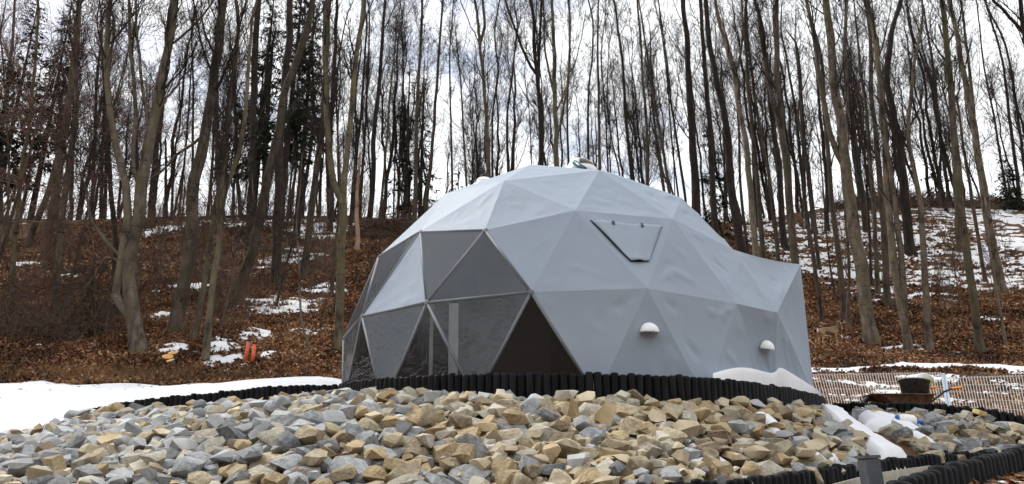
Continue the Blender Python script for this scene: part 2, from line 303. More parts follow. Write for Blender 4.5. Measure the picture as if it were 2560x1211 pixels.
def H0(x, y):
    x = np.asarray(x, float); y = np.asarray(y, float); s = x.shape; x = x.ravel(); y = y.ravel(); o = np.empty(len(x))
    for i in range(0, len(x), 40000):
        X = np.stack([x[i:i + 40000], y[i:i + 40000]], 1); d2 = ((X[:, None] - CP[None, :, :2]) ** 2).sum(2)
        o[i:i + 40000] = (.5 * d2 * np.log(np.maximum(d2, 1e-12))) @ TW[:-3] + TW[-3] + X @ TW[-2:]
    return o.reshape(s)
def HB(x, y):
    w = np.clip((np.asarray(y) - 14.5) / 3, 0, 1)
    return w * (.16 * fbm(x * .35, y * .35, 3, 3) + .05 * fbm(x * 1.7, y * 1.7, 9, 2))
def H(x, y):
    xc = np.clip(x, -46, 50); yc = np.clip(y, -1, 90)
    return np.clip(H0(xc, yc), -2.5, 22) + HB(x, y) - np.clip(-1 - y, 0, 30) * .05 + np.clip(-30 - y, 0, 400) * .42  # unseen hillside behind the camera, added to hold back low frontal skylight
def W3(L): return np.array([at(*p) for p in L])
def sdpoly(x, y, P):
    P = np.asarray(P)[:, :2]; d = np.full(x.shape, 1e9); ins = np.zeros(x.shape, bool)
    for i in range(len(P)):
        a, b = P[i], P[(i + 1) % len(P)]; e = b - a; wx, wy = x - a[0], y - a[1]; t = np.clip((wx * e[0] + wy * e[1]) / (e @ e + 1e-12), 0, 1)
        d = np.minimum(d, np.hypot(wx - e[0] * t, wy - e[1] * t))
        c = ((a[1] > y) != (b[1] > y)) & (x < (b[0] - a[0]) * (y - a[1]) / (b[1] - a[1] + 1e-12) + a[0]); ins ^= c
    return np.where(ins, d, -d)
LINE_A = catmull(W3(PAL_A), 200); PATHP = np.vstack([LINE_A + [0, .05, 0], catmull(np.vstack([W3(PAL_B), [[6.2, 8.2, 0]]]), 60)[::-1] + [0, -.1, 0], [[1.0, 4.3, 0]]])
_H = H
def H(x, y):
    z = _H(x, y); k = (np.abs(x) < 9) & (y > 3.5) & (y < 12)
    xs, ys = x[k], y[k]; sp = sdpoly(xs, ys, PATHP); dA = np.min(np.hypot(xs[:, None] - LINE_A[None, ::4, 0], ys[:, None] - LINE_A[None, ::4, 1]), 1)
    z[k] += np.where(sp > 0, -.32 * np.clip(sp / .12, 0, 1), np.where((ys > np.interp(xs, LINE_A[:, 0], LINE_A[:, 1])) & (xs > .9), .0 * dA, 0)); return z
GX = np.r_[np.arange(-240, -75, 11.), np.arange(-75, -30, 1.5), np.arange(-30, -9, .3), np.arange(-9, 9, .12), np.arange(9, 34, .3), np.arange(34, 80, 1.5), np.arange(81, 250, 11.)]
GY = np.r_[np.arange(-240, -6, 9.), np.arange(-6, 4, .5), np.arange(4, 12, .1), np.arange(12, 50, .27), np.arange(50, 92, 1.2)]
gx, gy = np.meshgrid(GX, GY); gz = H(gx, gy)
def gridfaces(ny, nx):
    i = np.arange(ny * nx).reshape(ny, nx); return np.stack([i[:-1, :-1], i[:-1, 1:], i[1:, 1:], i[1:, :-1]], -1).reshape(-1, 4)
def hz(x, y):
    """bilinear lookup in the ground sheet"""
    x = np.asarray(x, float); y = np.asarray(y, float)
    i = np.clip(np.searchsorted(GX, x) - 1, 0, len(GX) - 2); j = np.clip(np.searchsorted(GY, y) - 1, 0, len(GY) - 2)
    u = (x - GX[i]) / (GX[i + 1] - GX[i]); v = (y - GY[j]) / (GY[j + 1] - GY[j])
    return gz[j, i] * (1 - u) * (1 - v) + gz[j, i + 1] * u * (1 - v) + gz[j + 1, i] * (1 - u) * v + gz[j + 1, i + 1] * u * v
link('ground', npmesh('ground', np.stack([gx, gy, gz], -1).reshape(-1, 3), gridfaces(len(GY), len(GX)), True), None, M['soil'], kind='structure')
def hit(px, py, y0=4.0, y1=62.0):
    d = ray(px, py); Y = np.arange(y0, y1, .05); P = d[None] * (Y / d[1])[:, None]; k = np.nonzero(P[:, 2] < hz(P[:, 0], P[:, 1]))[0]
    return P[k[0]] if len(k) else None
def hitY(px, py, y0, fallback):
    p = hit(px, py, y0); return p if p is not None and abs(p[1] - fallback) < 12 else at(px, py, fallback)

# ------------------------------------------------------------------ snow cover as a real layer that rises out of the ground where it has stayed
def gpoly(L): return [hitY(px, py, 5, Y) for px, py, Y in L]
FIELD = [at(px, py, Y) for px, py, Y in [(-420, 958, 16), (0, 962, 15.9), (100, 957, 16.2), (200, 967, 15.8), (330, 965, 15.9), (440, 969, 15.7), (540, 968, 15.6), (640, 962, 15.6), (760, 949, 15.8), (870, 938, 16)]] + \
        [at(px, py, Y) + np.array([0, .06, 0]) for px, py, Y in [(870, 968, 10.3)] + PAL_LEFT[::-1]] + [at(90, 1066, 9.3), at(0, 1098, 8.5), at(-420, 1150, 8.2)]
STRIP = [hit(px, py, 13) for px, py in [(1900, 925), (2030, 921), (2160, 914), (2300, 910), (2440, 908), (2560, 916), (2760, 920)]] + [hit(px, py, 13) for px, py in [(2760, 944), (2560, 938), (2450, 927), (2330, 930), (2200, 927), (2100, 930), (2030, 936), (1900, 945)]]
def blob(px, py, rx, ry, amp):
    c = hit(px, py, 12); l_ = hit(px + rx, py, 12); t = hit(px, py - ry, 12); b = hit(px, py + ry, 12)
    if c is None or l_ is None or b is None: return None
    ty = t[1] if t is not None else c[1] + (c[1] - b[1])
    return (c[0], (ty + b[1]) / 2, abs(l_[0] - c[0]), max((ty - b[1]) / 2, .3), amp)
BL = [blob(*a) for a in [(600, 850, 75, 32, 1.1), (560, 905, 50, 26, 1.1), (575, 925, 40, 14, .9), (655, 890, 45, 10, .5), (690, 893, 22, 9, .9), (700, 765, 110, 22, .85), (800, 735, 70, 28, .9), (780, 830, 60, 14, .6), (430, 873, 34, 9, 1.0), (190, 836, 26, 8, .9),
    (820, 570, 90, 30, .9), (740, 640, 90, 26, .5), (420, 570, 60, 25, .5), (480, 720, 60, 12, .4), (700, 945, 60, 7, .5), (160, 690, 20, 6, .9), (400, 790, 30, 8, .35), (70, 660, 60, 8, .5), (250, 545, 200, 14, .5), (600, 555, 200, 14, .5),
    (2300, 600, 330, 55, .85), (2370, 690, 300, 42, .75), (2040, 640, 130, 90, .8), (2480, 555, 180, 32, .8), (2290, 872, 70, 11, 1.0), (2400, 880, 90, 7, .7), (2460, 797, 55, 7, .8), (2330, 770, 70, 6, .4), (1960, 590, 90, 50, .75), (2150, 545, 150, 18, .8),
    (1900, 560, 80, 40, .7), (2500, 640, 120, 40, .6), (2250, 745, 200, 22, .25)]]
BL = [b for b in BL if b]
BR = [blob(*a) for a in [(2130, 955, 70, 8, 1), (2200, 1000, 100, 9, 1.1), (2210, 968, 60, 7, .9), (2290, 950, 90, 9, 1.0), (2420, 1005, 70, 8, 1.0), (2240, 985, 45, 8, 1.0), (2530, 965, 50, 9, 1), (2050, 950, 60, 10, .8), (2350, 940, 60, 5, .6), (2480, 985, 40, 7, .7)]]
def snow_t(x, y):
    n = .5 * fbm(x * .5, y * 1.6, 21, 3) + .7 * fbm(x * 1.5, y * 5.0, 31, 4) + .55 * fbm(x * 4.2, y * 9.0, 33, 3)
    s = np.full(x.shape, -.75)
    for cx, cy, rx, ry, a in BL + [b for b in BR if b]:
        s = np.maximum(s, -.75 + (a + .75) * np.clip(1.35 - np.sqrt(((x - cx) / rx) ** 2 + ((y - cy) / ry) ** 2), 0, .85) / .85 * .98)
    s = np.where(y > 11, np.minimum(s, np.where(x < 0, .42, .2)) + 1.5 * n - .1, -1)
    e = .35 * fbm(x * 1.1, y * 1.1, 41, 3)
    f = sdpoly(x, y, FIELD) + np.where(y > 13.5, e, 0) * 1.2; g = sdpoly(x, y, STRIP) + e * .9 - .1
    holes = np.where((x > -6.5) & (y > 12.5), np.clip(fbm(x * 1.3, y * 2.0, 51, 3) * 3 - .9, 0, 2), 0)
    return np.maximum.reduce([np.clip(s, -1, .7) * .07, np.clip(f - holes * .4, -.6, .5) * .14, np.clip(g, -.6, .5) * .16])
def sheet(name, x0, x1, y0, y1, dx, dy, tfun, **props):
    X = np.arange(x0, x1, dx); Y = np.arange(y0, y1, dy); x, y = np.meshgrid(X, Y); t = tfun(x, y)
    z = hz(x, y) + t + .03 * fbm(x * 1.6, y * 1.6, 61, 4) * (t > 0)
    f = gridfaces(len(Y), len(X)); tm = t.ravel()[f].max(1); f = f[tm > 0.0]
    u, inv = np.unique(f, return_inverse=True); V = np.stack([x, y, z], -1).reshape(-1, 3)[u]
    return link(name, npmesh(name, V, inv.reshape(-1, 4), True), None, M['snow'], **props)
sheet('snow_cover', -17, 20, 8, 28, .09, .07, snow_t, kind='structure')
sheet('snow_cover', -28, 34, 28, 50.5, .2, .16, snow_t, kind='structure')

# ------------------------------------------------------------------ palisade edging: rolls of half-round black plastic logs
_b = MB(); _b.lathe([(.0435, -.5), (.0435, -.02), (.040, -.006), (.030, .003), (.012, .007), (0.0005, .008)], 10); LOG = _b.mesh('palisade_log', True)
def palisade(label, pts, group='black palisade edgings', step=.083, mesh=LOG, hjit=.013):
    P = catmull(W3(pts), 600); d = np.r_[0, np.cumsum(np.linalg.norm(np.diff(P, axis=0), axis=1))]; n = int(d[-1] / step)
    Q = np.array([[np.interp((i + .5) * step, d, P[:, k]) for k in range(3)] for i in range(n)])
    e = empty('palisade_edging', Q[len(Q) // 2] - [0, 0, .4], label, 'edging', group)
    for i, q in enumerate(Q):
        o = link('palisade_log', mesh, e, M['plastic']); o.location = Vector(q) - e.location + Vector((0, 0, random.uniform(-hjit, hjit)))
        o.rotation_euler = (random.gauss(0, .022), random.gauss(0, .022), random.uniform(0, 6))
    return Q
Q_RING = palisade('curved black palisade edging running round the foot of the grey dome', PAL_RING)
Q_LEFT = palisade('low black palisade edging between the snow field and the stone bank', PAL_LEFT)
Q_A = palisade('black palisade edging along the lower foot of the stone banks', PAL_A)
Q_C = palisade('black palisade edging below the wheelbarrow and the wire fence', PAL_C)
_b = MB(); _b.lathe([(.066, -.5), (.066, -.03), (.06, -.008), (.042, .004), (.016, .008), (0.0005, .009)], 10); LOGB = _b.mesh('thick_palisade_log', True)
Q_B = palisade('thick black palisade edging between the black path and bare earth', PAL_B, step=.12, mesh=LOGB, hjit=.015)

# path of black liner between the two lower edgings, with a pale plank along it
pa = catmull(W3(PAL_A), 60); pb = catmull(W3(PAL_B), 60); V = []; F = []
PA0 = pa[12:58]; PB0 = catmull(np.vstack([[1.9, 4.3, -.25], W3(PAL_B)]), 46)
for i in range(46):
    for k in range(6):
        t = k / 5; p = PA0[i] * (1 - t) + PB0[i] * t; z = PA0[i][2] * (1 - t) + PB0[i][2] * t - .16 + .012 * math.sin(i * 1.7 + k * 2.3); V.append((p[0], p[1], z))
F = [(i * 6 + k, i * 6 + k + 1, (i + 1) * 6 + k + 1, (i + 1) * 6 + k) for i in range(45) for k in range(5)]
link('path', pydata('path', V, F, True), None, M['liner'], kind='structure')
PLK = [at(2040, 1222, 5.75), at(2155, 1192, 6.25), at(2200, 1182, 6.5), at(2325, 1164, 7.1)]
b = MB(); P = catmull(PLK, 12); 
for i in range(11):
    pass
vv = []
for p in P: 
    for dy, dz in ((-.012, -.17), (.012, -.17), (.012, .0), (-.012, .0)): vv.append((p[0], p[1] + dy, p[2] + dz))
b.add(vv, [(i * 4 + k, i * 4 + (k + 1) % 4, (i + 1) * 4 + (k + 1) % 4, (i + 1) * 4 + k) for i in range(11) for k in range(4)] + [(0, 1, 2, 3), (47, 46, 45, 44)])
link('plank', b.mesh('plank'), None, M['plank'], label='long thin pale board standing on edge along the black path', category='plank')
# grey post standing on the path
pt = at(2175, 1140, 5.9); e = empty('post', pt - [0, 0, .75], 'short grey square post standing on the black path below the stones', 'post')
b = MB(); b.v = []; hw = .062
prof = [(hw, 0), (hw, .715), (hw - .008, .73)]
v = []; 
for r_, z in prof: v += [(-r_, -r_ * .8, z), (r_, -r_ * .8, z), (r_, r_ * .8, z), (-r_, r_ * .8, z)]
b.add(v, [(i * 4 + k, i * 4 + (k + 1) % 4, (i + 1) * 4 + (k + 1) % 4, (i + 1) * 4 + k) for i in range(2) for k in range(4)] + [(8, 9, 10, 11)])
link('post_body', b.mesh('post_body'), e, M['bluegrey']); 
b = MB(); b.box((0, 0, .742), (2 * hw + .012, 2 * hw * .8 + .012, .022)); link('post_cap', b.mesh('post_cap'), e, M['bluegrey']); e.rotation_euler = (0, R(-1.5), R(12))

# ------------------------------------------------------------------ stones
import bmesh
def hull_mesh(name, pts):
    bm = bmesh.new(); [bm.verts.new(p) for p in pts]; bmesh.ops.convex_hull(bm, input=bm.verts)
    for v in [v for v in bm.verts if not v.link_faces]: bm.verts.remove(v)
    m = bpy.data.meshes.new(name); bm.to_mesh(m); bm.free(); m.polygons.foreach_set('use_smooth', [True] * len(m.polygons)); m.set_sharp_from_angle(angle=R(36)); return m
SH = []
for i in range(28):
    n = random.randint(13, 20); ax = Vector((random.uniform(1.05, 1.5), random.uniform(.8, 1.0), random.uniform(.5, .85))); pts = []
    for k in range(n):
        p = Vector((random.gauss(0, 1), random.gauss(0, 1), random.gauss(0, 1))).normalized()
        p = Vector((math.copysign(abs(c) ** .8, c) for c in p)); p *= random.uniform(.8, 1.08) / max(.9, p.length * .92)
        pts.append(Vector((p[i2] * ax[i2] for i2 in range(3))))
    SH.append(hull_mesh('stone', pts))
SHV = [(np.array([v.co[:] for v in m.vertices]), [list(p.vertices) for p in m.polygons]) for m in SH]
def scatter(poly, n, rmin, rmax, dens, seed):
    g = np.random.default_rng(seed); P = np.asarray(poly)[:, :2]; lo, hi = P.min(0), P.max(0); C = g.uniform(lo, hi, (n, 2)); C = C[sdpoly(C[:, 0], C[:, 1], P) > .03]
    r = np.clip(g.lognormal(math.log((rmin + rmax) * .385), .42, len(C)), rmin, rmax); o = np.argsort(-r + g.uniform(0, .05, len(C)))
    keep = np.zeros((0, 3))
    for i in o:
        if len(keep) and (np.hypot(keep[:, 0] - C[i, 0], keep[:, 1] - C[i, 1]) < dens * (keep[:, 2] + r[i])).any(): continue
        keep = np.vstack([keep, [C[i, 0], C[i, 1], r[i]]])
    return keep
def ringoff(Q, d): return [q + np.array([0, -d, 0]) for q in Q]
CH_L = [hitY(px, py, 6, Y) for px, py, Y in [(2046, 1010, 10.3), (2060, 1045, 9.3), (2110, 1075, 8.4), (2185, 1115, 7.6), (2200, 1146, 7.2)]]
CH_R = [hitY(px, py, 6, Y) for px, py, Y in [(2075, 1000, 10.6), (2110, 1022, 10), (2160, 1050, 9.2), (2240, 1090, 8.4), (2330, 1130, 7.8)]]
MAIN = ringoff(W3(PAL_LEFT), .09) + ringoff(W3(PAL_RING)[2:-1], .10) + [q + [-.03, 0, 0] for q in CH_L[1:4]] + ringoff(W3(PAL_A)[:6][::-1], -.01) + [np.array([.9, 4.4, 0]), np.array([-.5, 3.6, 0]), np.array([-5.0, 3.9, 0]), np.array([-7.4, 5.6, 0]), np.array([-8.0, 7.6, 0]), at(-60, 1110, 8.4), at(0, 1092, 8.8), at(100, 1058, 9.6)]
RIGHTB = ringoff(W3(PAL_C), .10) + ringoff(W3(PAL_A)[6:][::-1], -.01) + [q + [-.1, 0, 0] for q in CH_R[3:0:-1]]
def bank(label, poly, n, seed, tanf, kinds, cap=300):
    e = empty('stone_bank', np.mean(poly, axis=0) * [1, 1, 0] + [0, 0, float(hz(*np.mean(poly, axis=0)[:2]))], label, 'stone bank')
    S = scatter(poly, n, .022, .122, .71, seed); T = scatter(poly, n // 3, .03, .09, 1.3, seed + 5); rows = []
    g = random.Random(seed)
    for lay, A in ((0, S), (1, T)):
        for x, y, r in A:
            z = float(hz(x, y)) + (.30 * r if lay == 0 else .95 * r + .02)
            px, py = pix(np.array([x, y, z]))[0]; vis = (-30 < px < 2590 and py < 1240)
            rows.append((-(r / math.hypot(x, y)) if vis else 1, x, y, z, r, px))
    rows.sort(); V = []; F = []; MI = []; nb = 0
    for k, (key, x, y, z, r, px) in enumerate(rows):
        i = g.randrange(len(SH)); q = Quaternion((0, 0, 1), g.uniform(0, 6.28)); tilt = Quaternion((g.gauss(0, 1), g.gauss(0, 1), 0), g.gauss(0, .38)) if True else None
        lean = Quaternion((1, 0, 0), R(16)); rot = lean @ tilt @ q; sc = r * 1.08
        p_tan = tanf(px); mi = g.choices(range(7), [w * (1 - p_tan) for w in kinds[:3]] + [w * p_tan for w in kinds[3:]])[0]
        if k < cap and key < 0:
            o = link('stone', SH[i], e); 
            if not SH[i].materials: SH[i].materials.append(STONE[0])
            o.material_slots[0].link = 'OBJECT'; o.material_slots[0].material = STONE[mi]
            o.location = Vector((x, y, z)) - e.location; o.rotation_mode = 'QUATERNION'; o.rotation_quaternion = rot; o.scale = (sc, sc, sc)
        else:
            v, f = SHV[i]; Mx = np.array(rot.to_matrix()); w = (v * sc) @ Mx.T + np.array([x, y, z]) - np.array(e.location)
            V.append(w); F += [[a + nb for a in q_] for q_ in f]; MI += [mi] * len(f); nb += len(v)
    if V:
        m = pydata('stones', np.vstack(V), F); m.polygons.foreach_set('material_index', MI); m.polygons.foreach_set('use_smooth', [True] * len(m.polygons)); m.set_sharp_from_angle(angle=R(36)); link('stones', m, e, STONE, kind='stuff')
    return len(rows)
def tan_main(px): 
    return float(np.interp(px, [0, 300, 800, 1100, 1500, 1900, 2150], [.40, .36, .46, .84, .86, .70, .58]))
KIND = [.46, .44, .14, .44, .26, .18, .34]
ns1 = bank('sloping bank of loose grey and tan quarry stones in front of the dome', MAIN, 46000, 11, tan_main, KIND)
ns2 = bank('bank of loose grey and brown quarry stones below the wheelbarrow', RIGHTB, 14000, 12, lambda px: .55, KIND, 280)
print('stones', ns1, ns2)

# ------------------------------------------------------------------ near snow: the chute over the stones, scraps between them, the drift on the rim
def gh(px, py): 
    p = hit(px, py, 4.4); return p if p is not None else at(px, py, 8)
CHUTE = CH_L + CH_R[::-1]
SCR = [[gh(*p) for p in q] for q in [[(1880, 1052), (1915, 1048), (1960, 1085), (1975, 1112), (1945, 1110), (1920, 1080)], [(1735, 1168), (1790, 1162), (1828, 1178), (1780, 1186)], [(1955, 1002), (1990, 1000), (2018, 1018), (1995, 1026)], [(2035, 1066), (2070, 1068), (2085, 1086), (2060, 1088)], [(2030, 1148), (2055, 1150), (2068, 1170), (2045, 1168)], [(2070, 1150), (2095, 1150), (2105, 1160), (2080, 1164)], [(1727, 992), (1760, 993), (1768, 1003), (1735, 1004)], [(640, 1003), (670, 1003), (675, 1012), (645, 1012)], [(500, 1012), (530, 1011), (535, 1021), (505, 1021)], [(180, 1030), (212, 1026), (215, 1038), (185, 1042)], [(2150, 1050), (2215, 1052), (2300, 1085), (2320, 1100), (2250, 1095), (2170, 1075)], [(2260, 1092), (2310, 1110), (2350, 1126), (2330, 1132), (2270, 1112)], [(2110, 1018), (2160, 1022), (2200, 1040), (2150, 1046)]]]
def snow_near(x, y):
    n = fbm(x * 3, y * 3, 81, 3); t = np.full(x.shape, -.05)
    for q in SCR: q1 = sdpoly(x, y, q) + .04 * n + .02; t = np.maximum(t, np.where(q1 > 0, (.14 if q[0][0] > 3.4 else .105) * np.sqrt(np.clip(q1 / .12, 0, 1)), -.05))
    return t
V = []; CHR = [(2036, 2062, 990, 10.2), (2043, 2090, 1008, 9.9), (2047, 2118, 1028, 9.3), (2058, 2150, 1048, 8.8), (2085, 2195, 1068, 8.3), (2120, 2235, 1088, 7.95), (2158, 2290, 1110, 7.6), (2188, 2325, 1130, 7.3), (2205, 2330, 1146, 7.1)]
CR = np.array(CHR, float); tt = np.linspace(0, 8, 40); CRi = np.stack([np.interp(tt, range(9), CR[:, k]) for k in range(4)], 1); NK = 15
for i, (a_, b__, py, Y) in enumerate(CRi):
    for k in range(NK):
        u = k / (NK - 1); w_ = 14 * float(fbm(np.array(i * .35 + (7 if u > .5 else 0)), np.array(.5), 17, 3)); px = a_ + (b__ - a_) * u + (w_ * (u - .25) * 1.6); p = at(px, py, Y); h = float(hz(p[0], p[1])); pr = min(1, 4.5 * u) * min(1, 4.5 * (1 - u)); px += 16 * (u - .5) * float(fbm(np.array(i * 1.1 + (5 if u > .5 else 0)), np.array(2.5), 27, 2)) * 2 + 22 * u
        V.append((p[0], p[1], h + (.22 - .05 * i / 39) * pr - .05 + .03 * float(fbm(p[0:1] * 4, p[1:2] * 4, 19, 3)[0])))
F = [(i * NK + k, i * NK + k + 1, (i + 1) * NK + k + 1, (i + 1) * NK + k) for i in range(39) for k in range(NK - 1)]
link('snow_chute', pydata('snow_chute', V, F, True), None, M['snow'], label='tongue of snow spilling from the edging down over the stones', category='snow')
sheet('snow_patches', -6, 6.8, 5.2, 11, .03, .03, snow_near, kind='stuff')
EARTH_SNOW = [at(2420, 1200, 5.9), at(2470, 1196, 6.0), at(2535, 1198, 6.0), at(2530, 1204, 5.85), at(2460, 1206, 5.8)]
# drift heaped on the rim against the vestibule
DR = [(1782, 946, 941, 8.6), (1800, 948, 930, 8.65), (1822, 950, 921, 8.75), (1850, 954, 917, 8.9), (1880, 958, 921, 9.05), (1905, 962, 928, 9.2), (1928, 966, 934, 9.35), (1938, 968, 926, 9.45), (1946, 970, 915, 9.55), (1965, 973, 926, 9.7), (1985, 976, 938, 9.85), (2008, 981, 954, 10.05), (2030, 986, 968, 10.35), (2048, 992, 982, 10.7), (2056, 1000, 992, 11.0)]
V = []
_rp = np.array(PAL_RING)
for i, (px, y0, y1, Y) in enumerate(DR):
    Y = float(np.interp(px, _rp[:, 0], _rp[:, 2])) + .03
    f0 = at(px, y0 + 6, Y - .06); f1 = at(px, y0 - 3, Y - .03); c = at(px, y1, Y + .22); m_ = (f1 + c) / 2 + [0, -.04, .05]; bk = c + [.1, .5, -.05]; b2 = bk + [0, .3, -.5]
    V += [f0, f1, m_, c + [0, -.06, -.012], c, bk, b2]
n = len(DR); F = [(i * 7 + k, (i + 1) * 7 + k, (i + 1) * 7 + k + 1, i * 7 + k + 1) for i in range(n - 1) for k in range(6)]
o = link('snow_drift', pydata('snow_drift', V, F, True), None, M['snow'], label='heap of white snow on the edging against the foot of the dome', category='snow heap')
ss = o.modifiers.new('sub', 'SUBSURF'); ss.levels = ss.render_levels = 2
# small snow caps on the nearest log tops and a tongue of snow on the earth
V = []; nn = 14
for i in range(nn):
    t = i / (nn - 1); a = hitY(2395 + 160 * t, 1207 - 3 * math.sin(t * 3), 4.5, 5.9) + [0, 0, .004]; w = .05 * math.sin(math.pi * t) + .004
    V += [a + [0, -w * 2, -.012], a + [0, -w, -.002], a + [0, w, .004], a + [0, w * 2.2, -.02]]
F = [(i * 4 + k, (i + 1) * 4 + k, (i + 1) * 4 + k + 1, i * 4 + k + 1) for i in range(nn - 1) for k in range(3)]
link('snow_tongue', pydata('snow_tongue', V, F, True), None, M['snow'], label='thin tongue of snow lying on bare earth below the thick edging', category='snow')

# ------------------------------------------------------------------ geodesic dome (three-frequency icosahedral, R = 3 m)
DC = np.array([.623, 10.635, 1.418]); DR_ = 3.0; DA = -20.2; FLOOR = .86
def ang(pol, az): p, a = R(pol), R(az); return np.array([math.sin(p) * math.sin(a), -math.sin(p) * math.cos(a), math.cos(p)])
IC = [ang(0, 0)] + [ang(63.4349, DA + 72 * k) for k in range(5)] + [ang(116.5651, DA + 36 + 72 * k) for k in range(5)] + [ang(180, 0)]
TRI = [(0, 1 + k, 1 + (k + 1) % 5) for k in range(5)] + [(1 + k, 6 + k, 1 + (k + 1) % 5) for k in range(5)] + [(6 + k, 6 + (k + 1) % 5, 1 + (k + 1) % 5) for k in range(5)]
DV = []; DK = {}; DF = []
def dvert(p):
    p = p / np.linalg.norm(p); k = tuple(np.round(p, 4) + 0.0)
    if k not in DK: DK[k] = len(DV); DV.append(p)
    return DK[k]
for a, b_, c in TRI:
    g = {}
    for i in range(4):
        for j in range(4 - i): g[i, j] = dvert((IC[a] * (3 - i - j) + IC[b_] * i + IC[c] * j) / 3)
    for i in range(3):
        for j in range(3 - i):
            DF.append((g[i, j], g[i + 1, j], g[i, j + 1]))
            if i + j < 2: DF.append((g[i + 1, j], g[i + 1, j + 1], g[i, j + 1]))
DVN = np.array(DV); POL = np.degrees(np.arccos(DVN[:, 2])); AZ = (np.degrees(np.arctan2(DVN[:, 0], -DVN[:, 1])) - DA + 180) % 360 - 180
DF = [f for f in DF if max(POL[i] for i in f) < 104]
DP = DVN * DR_ + DC; low = POL > 92; DP[low, 2] = FLOOR - .02
def near(pol, az): return int(np.argmin((POL - pol) ** 2 + (((AZ - az + 180) % 360 - 180) * .9) ** 2))
row3 = (POL > 52) & (POL < 70); row4 = (POL > 71) & (POL < 90)
def is_film(f):
    az = np.array([AZ[i] for i in f]); p = np.array([POL[i] for i in f])
    if p.min() < 52: return False
    if az.max() > 62 and az.min() < -62: return False
    up = all(row3[i] or row4[i] for i in f)
    c = az.mean()
    if up: return -78 < c < 9 and az.max() < 21 and not (-30 < c < -18 and sum(row4[i] for i in f) == 2)
    return -100 < c < 28 and az.max() < 30
def sags(A, B, C, n, sag, wr, seed, es=0):
    """triangle as a taut membrane: sag between the tubes plus tension creases running out from the corners and edges"""
    A, B, C = map(np.asarray, (A, B, C)); nrm = np.cross(B - A, C - A); nrm /= np.linalg.norm(nrm)
    if nrm @ ((A + B + C) / 3 - DC) < 0: nrm = -nrm
    g = random.Random(seed); UV = [(i / n, j / n) for i in range(n + 1) for j in range(n + 1 - i)]; idx = {}
    for i in range(n + 1):
        for j in range(n + 1 - i): idx[i, j] = len(idx)
    u = np.array([q[0] for q in UV]); v = np.array([q[1] for q in UV]); w = 1 - u - v; P = A * w[:, None] + B * u[:, None] + C * v[:, None]; e = np.minimum(np.minimum(u, v), w)
    d = -sag * 27 * u * v * w; cor = [A, B, C]
    if wr:
        for k in range(g.randint(5, 8)):
            c = g.randrange(3); o = cor[c]; t = g.uniform(.08, .92); a2, b2 = cor[(c + 1) % 3], cor[(c + 2) % 3]; q = a2 * (1 - t) + b2 * t; s0 = g.choice([g.uniform(.04, .25), g.uniform(.45, .7)]); s1 = min(.97, s0 + g.uniform(.2, .5))
            p0 = o + (q - o) * s0; p1 = o + (q - o) * s1; ax = p1 - p0; ln = np.linalg.norm(ax); ax = ax / ln; rel = P - p0; al = rel @ ax; dist = np.linalg.norm(rel - al[:, None] * ax, axis=1); bend = .02 * np.sin(al / ln * 5 + seed + k); sd_ = np.abs(dist - bend)
            d = d + wr * g.uniform(.3, 1) * g.choice([1, 1, -1]) * np.exp(-(sd_ / g.uniform(.02, .035)) ** 2) * np.clip(np.sin(np.clip(al / ln, 0, 1) * np.pi), 0, 1) * np.clip(e * 10, 0, 1)
        d = d + wr * .35 * fbm(P[:, 0] * 2.2 + seed, (P[:, 1] + P[:, 2]) * 2.2, seed % 13, 3) * np.clip(e * 8, 0, 1)
    V = P + nrm * d[:, None] - np.array([0, 0, 1]) * (es * 4 * u * w)[:, None]; F = []
    for i in range(n):
        for j in range(n - i):
            F.append((idx[i, j], idx[i + 1, j], idx[i, j + 1]))
            if i + j < n - 1: F.append((idx[i + 1, j], idx[i + 1, j + 1], idx[i, j + 1]))
    return list(V), F, nrm
dome = empty('geodesic_dome', (DC[0], DC[1], FLOOR), 'grey fabric geodesic dome tent with clear triangular windows on a raised platform', 'dome tent')
OFF = np.array(dome.location)
def dpart(name, V, F, m, smooth=True, parent=None): 
    return link(name, pydata(name, np.asarray([np.asarray(v) for v in V]) - OFF, F, smooth), parent or dome, m)
EDGE = {}
VSKIP = lambda c, p: (46 < c < 128 and p.mean() > 66) or (56 < c < 120 and p.mean() > 58)
HITS = []
for k, f in enumerate(DF):
    az = np.array([AZ[i] for i in f]); p = np.array([POL[i] for i in f]); azu = az.copy()
    if azu.max() - azu.min() > 180: azu[azu < 0] += 360
    c = azu.mean() + DA
    fl = is_film(f)
    for a, b_ in ((0, 1), (1, 2), (2, 0)): EDGE.setdefault(tuple(sorted((f[a], f[b_]))), []).append(fl)
    A, B, C = (DP[i] for i in f)
    if VSKIP(c, p): continue
    cen = (A + B + C) / 3
    right = np.interp(cen[0], [0, 1.2, 2.4], [.35, .55, 1.0])
    vis = cen[1] < 11.2; V, F, nr = sags(A, B, C, 12 if fl else 30 if vis else 6, .008 if fl else .011, .004 if fl else .022 * right if vis else 0, k)
    dpart('window_panel' if fl else 'panel', V, F, (M['film'] if p.max() < 90 else M['film_wrinkled'] if (p > 92).sum() == 1 else M['film_dark']) if fl else M['fabric'])
    HITS.append((A, B, C, nr))
for (a, b_), fl in EDGE.items():
    A, B = DC + (DP[a] - DC) * (.997 if any(fl) else .99), DC + (DP[b_] - DC) * (.997 if any(fl) else .99)
    if not any(fl) and (A[1] + B[1]) / 2 < 10.3: continue
    cm = (AZ[a] + AZ[b_]) / 2 + DA
    if 40 < cm < 130: continue
    b = MB(); b.tube([A - OFF, B - OFF], .019, 8); link('strut', b.mesh('strut', True), dome, M['tube'])
